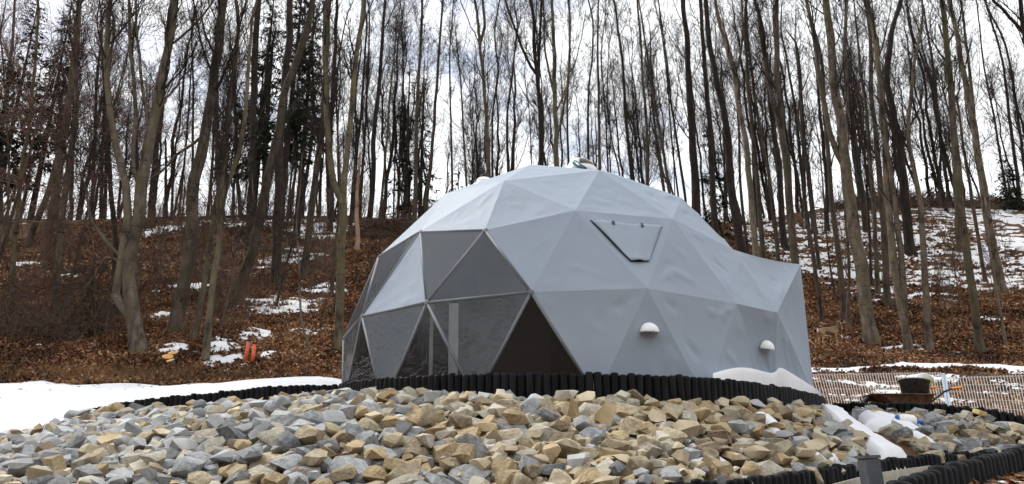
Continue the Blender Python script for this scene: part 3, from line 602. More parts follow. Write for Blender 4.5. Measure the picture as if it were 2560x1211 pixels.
for i in {i for e, fl in EDGE.items() if any(fl) for i in e}:
    q = Vector(DVN[i]).to_track_quat('Z', 'Y').to_matrix(); b = MB(); b.lathe([(.0, .004), (.028, .003), (.034, -.002), (.028, -.012), (0, -.014)], 12, q); b.v = [Vector(v) + Vector(DC + (DP[i] - DC) * 1.001 - OFF) for v in b.v]
    link('hub', b.mesh('hub', True), dome, M['tube'])
def dhit(px, py):
    d = ray(px, py); best = None
    for A, B, C, nr in HITS:
        e1, e2 = B - A, C - A; h = np.cross(d, e2); a = e1 @ h
        if abs(a) < 1e-9: continue
        s = -A; u = (s @ h) / a; q = np.cross(s, e1); v = (d @ q) / a; t = (e2 @ q) / a
        if u >= -.01 and v >= -.01 and u + v <= 1.01 and t > 0 and (best is None or t < best[0]): best = (t, d * t, nr)
    return best[1], best[2]
b = MB(); prof = [(2.86 * math.sin(R(p_)), 2.86 * math.cos(R(p_)) + DC[2] - FLOOR) for p_ in range(6, 101, 5)]; b.lathe(prof, 30, None, R(-25), R(185)); link('dark_backing_shell', b.mesh('dark_backing_shell', True), dome, simple('interior_shade', (.035, .036, .04), .8, .2, 3))  # charcoal shell added behind the windows so the interior stays dark
# floor and the white door leaf seen inside
b = MB(); b.lathe([(0.001, 0), (2.9, 0), (2.9, -.05)], 40); b.v = [Vector(v) + Vector((0, 0, .0)) for v in b.v]; link('deck', b.mesh('deck'), dome, M['floor'])
dl = at(1134, 840, 8.75); 
b = MB(); b.box((dl[0] - OFF[0], dl[1] - OFF[1], .6), (.11, .06, 1.2)); b.box((dl[0] - OFF[0] - .26, dl[1] - OFF[1] + .02, .6), (.04, .05, 1.2)); b.box((dl[0] - OFF[0] - .15, dl[1] - OFF[1] + .02, .1), (.18, .04, .2)); link('inner_door_frame', b.mesh('inner_door_frame'), dome, M['white'])
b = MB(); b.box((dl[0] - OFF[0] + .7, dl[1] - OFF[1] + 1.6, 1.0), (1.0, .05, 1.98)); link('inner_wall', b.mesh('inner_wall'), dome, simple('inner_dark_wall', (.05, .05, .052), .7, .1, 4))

# vestibule on the right-hand side
Qv = DP[near(63.43, 72)]; Gv = DP[near(79, 61)]
gi = np.argmin(np.linalg.norm(pix(DP) - [1838, 755], axis=1) + (DP[:, 1] > 10.6) * 500); Gv = DP[gi]
VB, VC, VF, VK, VM = at(2001, 661, 10.1), at(1943, 782, 8.78), at(2036, 990, 10.15), at(1936, 985, 9.0), at(1800, 985, 8.05)
VM = DP[int(np.argmin(np.linalg.norm(pix(DP) - [1745, 990], axis=1) + (DP[:, 1] > 9.5) * 500))]; print('VM', pix(VM), pix(Gv), Gv, VM)
VB2, VF2 = VB + [.05, 1.5, 0], VF + [.05, 1.5, 0]; VQ2 = np.array([2 * DC[0] - 0 + (Qv[0] - DC[0]) - DC[0], 2 * 11.3 - Qv[1], Qv[2]])
def vpanel(A, B, C, n, sag, wr, seed, es=0): 
    V, F, nr = sags(A, B, C, n, sag, wr, seed, es); dpart('vestibule_panel', V, F, M['fabric']); HITS.append((np.asarray(A), np.asarray(B), np.asarray(C), nr))
vpanel(Qv, VB, VC, 30, .04, .022, 301, .03); vpanel(Qv, VC, Gv, 26, .015, .015, 302); vpanel(VB, VF, VC, 30, .04, .022, 303, 0); vpanel(VC, VF, VK, 28, .015, .022, 304); vpanel(Gv, VC, VK, 26, .012, .015, 305); vpanel(Gv, VK, VM, 20, .01, .018, 306)
vpanel(Qv, VB, VB2, 30, .02, 0, 307, .03); vpanel(Qv, VB2, VQ2, 6, .02, 0, 308); vpanel(VB, VF, VF2, 16, .02, .015, 309); vpanel(VB, VF2, VB2, 6, .02, 0, 310); vpanel(VQ2, VB2, VF2, 6, .02, 0, 311)
# dome panels hidden under the porch keep the shell closed
for k, f in enumerate(DF):
    az = np.array([AZ[i] for i in f]); p = np.array([POL[i] for i in f])
    if az.max() - az.min() > 180: az[az < 0] += 360
    if VSKIP(az.mean() + DA, p):
        V, F, nr = sags(*[DC + (DP[i] - DC) * .965 for i in f], 2, 0, 0, k); dpart('panel', V, F, M['fabric'])

# wall vents: quarter-sphere hoods on a flange
def frame_at(p, nr):
    n_ = Vector(nr); up = (Vector((0, 0, 1)) - n_ * n_.z).normalized(); rt = up.cross(n_); return Matrix((rt, up, n_)).transposed()
for px, py, r, kind in ((1622, 833, .102, 0), (1912, 873, .098, 1)):
    p, nr = dhit(px, py); Mx = frame_at(p, nr); c = Vector(p - OFF)
    V = []; F = []; na, nb = 16, 8
    for i in range(na + 1):
        th = math.pi * i / na
        for j in range(nb + 1):
            ph = math.pi / 2 * j / nb; V.append(Mx @ Vector((r * math.cos(th) * math.cos(ph), r * math.sin(th) * (math.cos(ph)) + .0, r * .95 * math.sin(ph) + .01)) + c)
    # quarter sphere: rows run over the arc, columns from the wall to the lip
    F = [(i * (nb + 1) + j, i * (nb + 1) + j + 1, (i + 1) * (nb + 1) + j + 1, (i + 1) * (nb + 1) + j) for i in range(na) for j in range(nb)]
    V2 = [v + Mx @ Vector((0, -.006, 0)) for v in V]
    h = link('vent_hood', pydata('vent_hood', V, F, True), dome, M['white']); sm = h.modifiers.new('s', 'SOLIDIFY'); sm.thickness = .006
# roof vents
def roof_vent(px, py, Y, r, a0, a1, pipe):
    c = Vector(at(px, py, Y) - OFF); prof = [(r * 1.08, -.05), (r * 1.08, 0)] + [(r * math.cos(t), r * .78 * math.sin(t) + .01) for t in np.linspace(0, 1.5, 9)] + [(.001, r * .79)]
    b = MB(); b.lathe(prof, 26, None, a0, a1); b.v = [Vector(v) + c for v in b.v]; h = link('roof_vent', b.mesh('roof_vent', True), dome, M['white']); s_ = h.modifiers.new('s', 'SOLIDIFY'); s_.thickness = .008
    b = MB(); b.lathe([(.9 * q[0], .9 * q[1]) for q in prof[2:]], 24); b.lathe([(r * 1.14, -.06), (r * 1.14, -.01), (r * .9, .0)], 24); b.v = [Vector(v) + c for v in b.v]; 
    b2 = MB(); b2.lathe([(.93 * q[0], .93 * q[1]) for q in prof[2:]], 24); b2.v = [Vector(v) + c for v in b2.v]; link('vent_opening', b2.mesh('vent_opening', True), h, M['brownglass'])
    b3 = MB(); b3.lathe([(r * 1.0, -.12), (r * 1.12, -.11), (r * 1.12, .0), (r * .95, .012)], 26); b3.v = [Vector(v) + c for v in b3.v]; link('vent_base', b3.mesh('vent_base', True), h, M['white'])
    if pipe:
        b4 = MB(); p0 = Vector(at(px - 16, py - 18, Y - .18) - OFF); p1 = Vector(at(px + 10, py + 0, Y - .46) - OFF); b4.tube([p0, p0.lerp(p1, .5), p1], .037, 12); link('vent_pipe', b4.mesh('vent_pipe', True), h, M['teal'])
        d_ = (p1 - p0).normalized(); b5 = MB(); b5.tube([p1, p1 + d_ * .004], .031, 12); link('pipe_mouth', b5.mesh('pipe_mouth'), h, M['dark'])
roof_vent(1452, 424, 10.4, .205, R(-20), R(260), True)
roof_vent(1210, 466, 10.9, .17, R(-130), R(170), False)

# window flap on the front panel
FP = [dhit(*q)[0] for q in ((1474, 551), (1656, 566), (1622, 655), (1577, 655))]; fn = dhit(1560, 600)[1]
def flap_pt(u, v):  # v down
    return (FP[0] * (1 - u) + FP[1] * u) * (1 - v) + (FP[3] * (1 - u) + FP[2] * u) * v
dpart('window_mesh', [p + fn * .006 for p in (FP[0], FP[1] + (FP[1] - FP[0]) * .0, FP[2] + (FP[2] - FP[1]) * .0, FP[3] + (FP[3] - FP[0]) * .0 + (FP[3] - FP[2]) * .02)], [(0, 1, 2, 3)], M['dark'], False)
V = []; nu, nv = 14, 16
for j in range(nv + 1):
    for i in range(nu + 1):
        u, v = i / nu, j / nv; p = flap_pt(.012 + .98 * u, .008 + .985 * v); lift = .010 + .010 * (1 - u) * v * (1.2 - v) + .028 * max(0, v - .8) * 3 * (.6 + .4 * math.sin(u * 5)) + .006 * math.sin(u * 9 + v * 4)
        V.append(p + fn * lift)
F = [(j * (nu + 1) + i, j * (nu + 1) + i + 1, (j + 1) * (nu + 1) + i + 1, (j + 1) * (nu + 1) + i) for j in range(nv) for i in range(nu)]
fo = dpart('window_flap', V, F, M['fabric']); s_ = fo.modifiers.new('s', 'SOLIDIFY'); s_.thickness = .004
for u in (.30, .70):
    p = flap_pt(u, .02) + fn * .025; Mx = frame_at(p, fn); b = MB()
    for (x, y, w, h_) in ((-.012, -.02, .005, .05), (.012, -.02, .005, .05), (0, -.045, .03, .005), (0, .002, .02, .006), (0, -.022, .018, .005)): b.box(Vector(p - OFF) + Mx @ Vector((x, y, 0)), (w, h_, .006), Mx)
    link('buckle', b.mesh('buckle'), fo, M['dark'])

# ------------------------------------------------------------------ trees
def tubes(P, Rd, k):
    """P (B,N,3) centre lines, Rd (B,N) radii -> verts, quads"""
    B, n, _ = P.shape; T = np.gradient(P, axis=1); T /= np.linalg.norm(T, axis=2, keepdims=True) + 1e-9
    m = T.mean(1); ref = np.where(np.abs(m[:, 2:3]) > .8, np.array([[1., .2, 0]]), np.array([[0, .1, 1.]]))[:, None, :]
    U = np.cross(T, np.broadcast_to(ref, T.shape)); U /= np.linalg.norm(U, axis=2, keepdims=True) + 1e-9; W = np.cross(T, U)
    a = np.arange(k) * 2 * np.pi / k
    V = P[:, :, None] + Rd[:, :, None, None] * (U[:, :, None] * np.cos(a)[None, None, :, None] + W[:, :, None] * np.sin(a)[None, None, :, None])
    i = np.arange(B * n * k).reshape(B, n, k); j = np.roll(i, -1, axis=2)
    F = np.stack([i[:, :-1], j[:, :-1], j[:, 1:], i[:, 1:]], -1).reshape(-1, 4)
    return V.reshape(-1, 3), F
def merge(parts):
    V = []; F = []; b = 0
    for v, f in parts: V.append(v); F.append(f + b); b += len(v)
    return np.vstack(V), np.vstack(F)
def norm(v): return v / (np.linalg.norm(v, axis=-1, keepdims=True) + 1e-9)
def grow(S, D, Ln, r0, n, up, wob, g, tip=.25):
    B = len(S); P = np.empty((B, n, 3)); P[:, 0] = S; d = D.copy(); st = (Ln / (n - 1))[:, None]
    for i in range(1, n):
        d = norm(d + up * np.array([0, 0, 1.]) + g.normal(0, wob, (B, 3))); P[:, i] = P[:, i - 1] + d * st
    return P, r0[:, None] * np.linspace(1, tip, n)[None]
def children(P, Rd, m, lo, hi, amin, amax, g):
    B, n, _ = P.shape; t = g.uniform(lo, hi, (B, m)) * (n - 1); i = np.minimum(t.astype(int), n - 2); u = (t - i)[..., None]; bi = np.arange(B)[:, None]
    S = P[bi, i] * (1 - u) + P[bi, i + 1] * u; T = norm(P[bi, i + 1] - P[bi, i]); r = Rd[bi, i]
    q = norm(np.cross(T, g.normal(0, 1, T.shape))); a = g.uniform(amin, amax, (B, m))[..., None]
    return S.reshape(-1, 3), norm(T * np.cos(a) + q * np.sin(a)).reshape(-1, 3), r.reshape(-1), (t / (n - 1)).reshape(-1)
def crown_mesh(name, stems, g, nb=11, blen=2.6, t0=.3, dens=1.0, up=.16, ang=(.28, .8), twig=.0055, fine=True):
    parts = []
    for P, Rd in stems:
        m = max(3, int(nb * dens * 1.42)); S, D, r, t = children(P[None], Rd[None], m, t0, .99, ang[0], ang[1], g)
        Ln = blen * (1.25 - .55 * t) * g.uniform(.35, 1.5, len(S)); P1, R1 = grow(S, D, Ln, np.minimum(r * .45, .042) * g.uniform(.35, 1, len(S)), 9, up, .09, g, .25)
        parts.append(tubes(P1, np.maximum(R1, twig * 1.15), 4))
        S, D, r, t = children(P1, R1, 6, .12, .95, .3, .8, g); Ln = np.repeat(Ln, 6) * g.uniform(.2, .65, len(S)); P2, R2 = grow(S, D, Ln, np.maximum(r * .6, twig * 1.1), 5, up * .8, .12, g, .5)
        parts.append(tubes(P2, np.maximum(R2, twig), 3))
        S, D, r, t = children(P2, R2, 4, .1, 1, .35, .95, g); Ln = np.repeat(Ln, 4) * g.uniform(.25, .75, len(S)); P3, R3 = grow(S, D, Ln, np.full(len(S), twig), 3, up * .5, .16, g, .6)
        parts.append(tubes(P3, np.maximum(R3, twig * .6), 3))
        if fine:
            S, D, r, t = children(P3, R3, 2, .15, 1, .35, .9, g); Ln = np.repeat(Ln, 2) * g.uniform(.3, .8, len(S)); P4, R4 = grow(S, D, Ln, np.full(len(S), twig * .65), 2, .03, .18, g, .7)
            parts.append(tubes(P4, np.maximum(R4, twig * .45), 3))
    return merge(parts)
STRIPS = {1: (0, .793), 2: (400, .793), 3: (800, .4957), 4: (1200, .413), 5: (1620, .578), 6: (2000, .743), 7: (2260, .743)}
def stem3d(s, pts, Y, sway, g):
    x0, k = STRIPS[s]; q = []
    for i, (cx, cy) in enumerate(pts): q.append(at(x0 + cx * k, cy * k, Y + sway * i / max(1, len(pts) - 1)))
    return np.array(q)
TREES = 0
def tree(s, pts, w, bark, Y=None, w2=None, limbs=(), label=None, group=None, name='bare_tree', nb=10, blen=None, t0=.3, twigm='twig', dens=1.0, top=3.5, crown=True, category='tree'):
    """pts: trunk traced bottom to top in strip coordinates; w, w2: trunk width at its foot and top in strip pixels; Y: distance or None for the foot on the ground"""
    global TREES; TREES += 1; g = np.random.default_rng(1000 + TREES); x0, k = STRIPS[s]
    if Y is None:
        h = hit(x0 + pts[0][0] * k, pts[0][1] * k, 13); Y = h[1] if h is not None else 46
    sway = g.uniform(-.6, .6) * (Y / 25); P = stem3d(s, pts, Y, sway, g)
    base = P[0].copy(); gz_ = float(hz(base[0], base[1]))
    if base[2] > gz_ + .05: P = np.vstack([[base[0] + (base[0] - P[1][0]) * .1, base[1], gz_], P])
    base = P[0].copy(); P[0, 2] -= .0
    if top:
        d = norm(P[-1] - P[-2]); d = norm(d + [0, 0, .6]); P = np.vstack([P, P[-1] + d * top * .5 + g.normal(0, .15, 3), P[-1] + d * top + g.normal(0, .3, 3)])
    pxm = Y / FPX * k * .95; r0 = w * pxm / 2; r1 = (w2 if w2 else w * .5) * pxm / 2
    C = catmull(P, 20); hgt = np.linspace(0, 1, 20); fr = .82 if top else 1
    Rr = np.interp(hgt, [0, fr, 1], [r0, r1, r1 * .45]); el = C[:, 2] - C[0, 2]; Rr = Rr * (1 + .38 * np.exp(-el / .22)) * (1 + g.normal(0, .025, 20))
    C[0, 2] -= .25; C[1:-1] += g.normal(0, r0 * .12, (18, 3)) * [1, 1, 0]
    if group in (GL, GR, GD, GF):
        label = relabel(None, x0 + pts[0][0] * k, w * k, bark); label += {GL: ', on the leafy slope', GR: ', on the snow-streaked slope', GD: ', on the slope', GF: ', up on the ridge'}[group]; group = label.replace('bare tree', 'bare trees')
    e = empty(name, base, label or 'bare tree', category, group)
    kk, nn_ = 12, 40; Ct = catmull(C, nn_); Rt = np.interp(np.linspace(0, 1, nn_), np.linspace(0, 1, 20), Rr); v, f = tubes((Ct - base)[None], Rt[None], kk); vc = v.reshape(nn_, kk, 3); hh = (Ct[:, 2] - base[2])[:, None]; aa = np.arange(kk)[None] * 6.2832 / kk
    amp = .09 * fbm(np.cos(aa) * 1.6 + hh * .35 + TREES, np.sin(aa) * 1.6 + hh * 1.1, 5, 3) + .35 * np.exp(-np.clip(hh, 0, 9) / .16) * np.clip(np.sin(aa * 4 + TREES) + .3 * np.sin(aa * 7), -.3, 1.2) * .5
    v = ((Ct - base)[:, None] + (vc - (Ct - base)[:, None]) * (1 + amp[..., None])).reshape(-1, 3); link('trunk', npmesh('trunk', v, f, True), e, M[bark]); stems = [(C - base, Rr)]
    for lp, lw, lw2 in limbs:
        L3 = stem3d(s, lp, Y, 0, g); i = max(1, np.argmin(np.linalg.norm((C - L3[0]) * [1, .3, 1], axis=1))); L3 = stem3d(s, lp, C[i][1], g.uniform(-1, 1) * Y / 30, g); L3[0] = C[i]
        if top and lp[-1][1] < 60: d = norm(norm(L3[-1] - L3[-2]) + [0, 0, .5]); L3 = np.vstack([L3, L3[-1] + d * 1.6])
        Lc = catmull(L3, 12) - base; Lr = np.linspace(lw, lw2, 12) * pxm / 2; Lc[1:-1] += g.normal(0, .015, (10, 3))
        v, f = tubes(Lc[None], Lr[None], 8); link('limb', npmesh('limb', v, f, True), e, M[bark]); stems.append((Lc, Lr))
    if crown:
        bl = (blen or float(np.clip(r0 * 16, 1.5, 3.6))) * 1.1; tw = .0050 * max(1, Y / 27)
        v, f = crown_mesh('crown', stems, g, nb if len(stems) < 3 else nb * .75, bl, t0, dens, twig=tw); link('crown', npmesh('crown', v, f, False), e, M[twigm])
    return e
def relabel(o, px, w, bk, kind='tree', thin=(13, 24)):
    spot = [(-9e9, 'by the snow field end'), (330, 'above the twisted beech'), (520, 'above the orange pipes'), (760, 'beside the window side of the dome'), (960, 'behind the window shoulder of the dome'), (1150, 'behind the plain roof vent'), (1290, 'behind the crown of the dome'), (1420, 'behind the roof vent with the teal pipe'), (1540, 'behind the roof slope past the teal pipe'), (1690, 'behind the dome shoulder near the vestibule'), (1850, 'behind the vestibule'), (2030, 'above the deer'), (2160, 'above the wheelbarrow'), (2380, 'above the far end of the wire fence')]
    sp = [t for x_, t in spot if px >= x_][-1]; size = 'thin' if w < thin[0] else 'slender' if w < thin[1] else 'thick'; tone = {'bark_dark': 'dark', 'bark_mid': 'brown', 'bark_moss': 'mossy', 'bark_grey': 'grey'}.get(bk, 'pale')
    return f'{size} {tone} bare {kind} {sp}'
GL = 'trees on the leafy slope'; GR = 'trees on the snowy slope above the fence'; GD = 'trees behind the dome'; GF = 'trees on the ridge'
LB_L = 'bare tree with a plain brown trunk growing out of the leaf-covered slope'
LB_RG = 'dark bare tree standing on the ridge above the leafy slope'
LB_D = 'tall bare tree with a dark trunk rising behind the dome roof'
LB_R = 'tall bare tree with a grey brown trunk on the snow-streaked slope above the wire fence'
# --- slope beside the snow field
tree(1, [(447, 1112), (420, 1000), (410, 900), (412, 800), (430, 700), (452, 570), (467, 450), (487, 360), (502, 270), (525, 170), (545, 60), (552, 0)], 52, 'bark_grey', w2=24, t0=.45, nb=12,
     limbs=[([(418, 1090), (388, 1020), (368, 950), (364, 880), (390, 790), (402, 680), (402, 600), (380, 530), (350, 380), (345, 330), (335, 150), (345, 0)], 34, 14), ([(412, 815), (385, 808), (330, 760), (290, 690), (270, 600), (255, 540)], 15, 5),
            ([(412, 830), (350, 812), (318, 830), (290, 880), (262, 918)], 9, 4), ([(487, 365), (520, 320), (548, 280), (600, 215)], 13, 6), ([(402, 600), (420, 500), (430, 380), (415, 200), (405, 0)], 18, 7), ([(467, 450), (460, 330), (440, 200), (430, 40)], 14, 6), ([(525, 170), (570, 120), (640, 50)], 10, 5)],
     label='large grey beech with a twisted double trunk beside the snow field', name='beech_tree', blen=2.0)
tree(1, [(183, 990), (180, 870), (195, 720), (205, 600), (225, 480), (240, 350), (240, 200), (250, 20)], 24, 'bark_grey', w2=15, label='slim grey tree leaning slightly over the brush pile', dens=1.2)
tree(1, [(45, 1000), (40, 870), (55, 700), (65, 560), (90, 400), (105, 250), (120, 80)], 16, 'bark_moss', w2=9, label='thin mossy tree rising from the dense brush', dens=1.1)
tree(1, [(85, 780), (130, 660), (160, 580), (205, 400), (235, 220), (250, 40)], 22, 'bark_mid', w2=11, label='brown tree leaning away from the dark spruce', dens=1.0)
tree(1, [(140, 790), (165, 660), (185, 520), (215, 330), (235, 150), (250, 0)], 26, 'bark_mid', w2=16, label=LB_L, group=GL)
tree(1, [(20, 780), (25, 650), (28, 520), (20, 380), (10, 200)], 10, 'bark_mid', label=LB_L, group=GL)
tree(1, [(5, 700), (0, 500), (25, 250), (45, 60)], 18, 'bark_mid', label=LB_L, group=GL)
tree(1, [(360, 910), (365, 760), (350, 600), (340, 400), (345, 200)], 20, 'bark_dark', label=LB_L, group=GL)
tree(1, [(475, 670), (490, 520), (500, 400), (520, 250), (530, 60)], 24, 'bark_dark', Y=38, label=LB_RG, group=GF)
for q in ([(290, 655), (300, 400), (310, 200)], [(225, 655), (228, 450), (240, 250)], [(180, 690), (190, 500), (195, 300)], [(330, 660), (335, 420), (320, 150)], [(320, 670), (322, 500), (330, 300)], [(440, 670), (430, 450), (420, 250)]): tree(1, q, 15, 'bark_dark', Y=42 + random.random() * 5, label=LB_RG, group=GF)
tree(2, [(45, 1045), (75, 900), (98, 720), (112, 560), (140, 450), (155, 330), (175, 220), (190, 80), (198, 0)], 48, 'bark_grey', w2=28, t0=.4, label='stout grey trunk leaning above the orange pipes, with a long side branch', limbs=[([(140, 415), (100, 455), (50, 495), (0, 545), (-30, 560)], 12, 6)])
tree(2, [(105, 1070), (140, 900), (165, 720), (190, 600), (210, 430), (225, 300), (245, 120), (240, 0)], 20, 'bark_moss', w2=13, label='slender mossy tree with a dark rotten foot')
tree(2, [(143, 1140), (165, 920), (190, 750), (205, 600), (250, 480), (275, 280), (290, 60)], 24, 'bark_moss', w2=9, label='slender olive trunk standing nearest the orange pipes', limbs=[([(190, 750), (185, 600), (215, 450)], 9, 5)])
tree(2, [(235, 955), (280, 830), (320, 650), (360, 480), (390, 300), (440, 170), (470, 60), (480, 0)], 38, 'bark_mid', w2=18, t0=.4, label='leaning brown trunk with a swept foot above the orange pipes')
tree(2, [(190, 1040), (225, 900), (240, 760), (255, 720), (285, 665), (300, 635)], 10, 'bark_grey', w2=6, top=.4, nb=4, blen=.9, label='thin forked sapling curving up beside the orange pipes', name='sapling')
tree(2, [(365, 905), (370, 700), (375, 500), (395, 250), (405, 100), (410, 0)], 36, 'bark_dark', w2=22, label='dark thick trunk among spruce boughs', t0=.35)
tree(2, [(285, 770), (290, 550), (295, 350), (300, 150), (310, 0)], 32, 'bark_dark', w2=20, label=LB_L, group=GL)
tree(2, [(450, 885), (470, 720), (490, 560), (510, 420), (520, 250), (530, 100), (535, 0)], 26, 'bark_mid', w2=14, label=LB_L, group=GL)
tree(2, [(365, 970), (400, 830), (435, 690), (440, 560)], 9, 'bark_mid', top=2, nb=5, blen=1, label='thin crooked sapling over a strip of snow', name='sapling')
tree(2, [(475, 1115), (445, 1000), (440, 850), (430, 700), (440, 620)], 8, 'bark_grey', top=1.5, nb=6, blen=1.2, label='bent pale sapling on the slope beside the dome window', name='sapling')
tree(2, [(540, 935), (555, 760), (570, 600), (560, 420)], 11, 'bark_mid', label=LB_L, group=GL)
tree(2, [(563, 1100), (568, 900), (572, 760), (574, 640), (543, 560), (528, 400), (524, 280), (522, 120), (530, 0)], 30, 'bark_moss', w2=13, t0=.45, limbs=[([(574, 640), (585, 550), (597, 400), (607, 270), (622, 150), (640, 50), (645, 0)], 22, 15), ([(545, 570), (530, 500), (500, 400)], 8, 4), ([(572, 760), (520, 735), (440, 750), (330, 770)], 7, 3)], label='mossy forked tree standing close beside the dome', blen=1.8)
tree(2, [(540, 700), (535, 500), (545, 300), (555, 100)], 24, 'bark_dark', Y=40, label=LB_RG, group=GF)
for q, w in (([(200, 690), (182, 560), (180, 300), (185, 150)], 18), ([(60, 675), (85, 420), (100, 200)], 9), ([(100, 680), (105, 300), (100, 100)], 11), ([(440, 690), (470, 500), (485, 350), (480, 150)], 14), ([(255, 690), (240, 500), (235, 250)], 15), ([(400, 690), (420, 500), (440, 350)], 9), ([(150, 690), (170, 420), (172, 200)], 12), ([(330, 700), (330, 500), (345, 250)], 26), ([(500, 690), (505, 500), (470, 250)], 12)): tree(2, q, w, 'bark_dark', Y=40 + random.random() * 6, label=LB_RG, group=GF)
for q, w in (([(20, 675), (18, 560), (18, 432)], 13), ([(45, 675), (62, 590), (78, 505)], 10)): tree(2, q, w, 'bark_dark', Y=43, top=0, crown=False, label='broken leafless snag standing on the ridge', group='snags on the ridge', name='tree_snag')
# --- behind the dome
for q, w, bk, Y in (([(250, 1135), (265, 900), (275, 650), (295, 450), (315, 200), (330, 0)], 32, 'bark_dark', 38), ([(300, 1100), (325, 850), (345, 600), (360, 400), (385, 180)], 16, 'bark_moss', 40), ([(475, 1120), (485, 850), (490, 550), (505, 250), (515, 0)], 28, 'bark_mid', 34), ([(535, 1070), (560, 800), (580, 550), (600, 280), (620, 0)], 23, 'bark_mid', 35),
    ([(155, 1110), (175, 850), (205, 600), (225, 300), (235, 100)], 20, 'bark_dark', 39), ([(200, 1090), (225, 700), (240, 400), (250, 100)], 18, 'bark_dark', 42), ([(395, 1060), (405, 700), (420, 400)], 14, 'bark_dark', 44), ([(668, 960), (660, 600), (655, 300), (670, 60)], 14, 'bark_dark', 43), ([(740, 950), (720, 600), (712, 450), (700, 300)], 14, 'bark_mid', 42), ([(770, 930), (765, 650)], 8, 'bark_dark', 46), ([(50, 1115), (40, 800), (35, 500), (20, 200)], 32, 'bark_dark', 37), ([(95, 1000), (90, 700), (85, 400), (130, 100)], 15, 'bark_dark', 41), ([(370, 1090), (380, 700), (375, 300)], 10, 'bark_dark', 44)):
    tree(3, q, w, bk, Y=Y, label=LB_D, group=GD)
tree(3, [(190, 1190), (185, 1000), (195, 880), (200, 770)], 26, 'broken', w2=14, Y=33, top=0, crown=False, label='pale barkless snag standing between dark trunks', name='tree_snag')
tree(3, [(850, 900), (840, 640), (825, 400), (808, 210), (830, 150), (828, 80), (820, 0)], 30, 'bark_moss', w2=15, Y=31, t0=.45, limbs=[([(808, 210), (795, 100), (780, 0)], 20, 14), ([(808, 215), (760, 130), (705, 0)], 8, 5), ([(835, 600), (760, 480), (640, 160)], 7, 3)], label='olive brown forked tree rising behind the left roof vent')
tree(4, [(372, 1000), (365, 700), (347, 480), (330, 300), (325, 120), (300, -20)], 40, 'bark_dark', w2=22, Y=33, t0=.4, limbs=[([(345, 470), (290, 370), (240, 250), (195, 120), (150, -10)], 24, 12), ([(350, 480), (362, 250), (372, 0)], 22, 14)], label='dark brown trunk forking into three stems behind the dome top')
tree(4, [(465, 1010), (460, 750), (450, 550), (450, 250), (435, 0)], 46, 'bark_moss', w2=22, Y=31, t0=.4, limbs=[([(480, 900), (500, 650), (530, 500), (540, 200), (535, 0)], 16, 9), ([(452, 560), (410, 400), (390, 250), (385, 0)], 18, 10), ([(500, 650), (560, 430), (610, 250), (640, 60)], 11, 6)], label='thick mossy trunk with several stems behind the dome top')
for q, w, bk, Y in (([(170, 1040), (165, 700), (190, 500), (205, 350), (225, 150)], 22, 'bark_dark', 40), ([(75, 870), (80, 650), (110, 450), (90, 200), (120, 0)], 18, 'bark_dark', 41), ([(205, 990), (205, 600), (170, 400)], 13, 'bark_dark', 44), ([(535, 990), (530, 620), (545, 300), (540, 0)], 20, 'bark_dark', 38), ([(655, 1000), (655, 600), (680, 330), (680, 100), (655, 0)], 20, 'bark_dark', 40), ([(725, 1040), (720, 700), (712, 350), (718, 0)], 25, 'bark_mid', 34), ([(775, 1040), (760, 700), (740, 450), (735, 300), (760, 100)], 14, 'bark_dark', 42), ([(845, 1060), (800, 850), (770, 600), (780, 300)], 14, 'bark_mid', 43),
    ([(920, 1090), (895, 850), (875, 600), (865, 400), (840, 200), (810, 0)], 28, 'bark_dark', 37), ([(1015, 1120), (1010, 800), (985, 450), (970, 200), (950, 0)], 27, 'bark_mid', 34), ([(1115, 1150), (1070, 850), (1040, 600), (1030, 350)], 20, 'bark_mid', 37), ([(1145, 1170), (1100, 850), (1050, 600), (1020, 400), (985, 150), (960, 0)], 22, 'bark_mid', 36), ([(965, 1100), (930, 750), (920, 400)], 12, 'bark_dark', 44), ([(1200, 1190), (1160, 850), (1130, 450), (1090, 150)], 14, 'bark_dark', 42), ([(310, 990), (300, 700), (270, 450)], 10, 'bark_dark', 46), ([(1180, 1180), (1175, 850), (1200, 500)], 9, 'bark_dark', 46)):
    tree(4, q, w, bk, Y=Y, label=LB_D, group=GD)
# --- right of the dome
for q, w, bk, Y in (([(210, 930), (195, 600), (180, 400), (170, 200), (150, 0)], 46, 'bark_dark', 34), ([(295, 1020), (275, 750), (265, 500), (245, 250), (225, 0)], 34, 'bark_dark', 33), ([(400, 1070), (360, 800), (345, 600), (310, 400), (270, 200), (250, 0)], 44, 'bark_dark', 31), ([(500, 1125), (475, 800), (450, 550), (430, 300), (420, 50)], 26, 'bark_mid', 29), ([(565, 1140), (530, 800), (490, 600), (460, 400), (435, 200), (420, 0)], 22, 'bark_mid', 28.5),
    ([(690, 960), (665, 750), (640, 500), (600, 250)], 20, 'bark_dark', 38), ([(725, 1035), (690, 750), (665, 550), (650, 300)], 18, 'bark_mid', 34), ([(70, 840), (35, 600), (10, 350)], 14, 'bark_mid', 39), ([(97, 845), (55, 600), (25, 400)], 14, 'bark_mid', 40), ([(160, 860), (130, 640), (100, 450), (80, 250), (50, 50)], 14, 'bark_dark', 41), ([(430, 1080), (400, 800), (390, 500), (360, 250)], 16, 'bark_mid', 36), ([(770, 935), (775, 800), (740, 450)], 24, 'bark_dark', 42), ([(330, 990), (330, 700), (320, 400)], 12, 'bark_dark', 42), ([(620, 960), (610, 700), (570, 350)], 16, 'bark_dark', 41)):
    tree(5, q, w, bk, Y=Y, label=LB_D, group=GD)
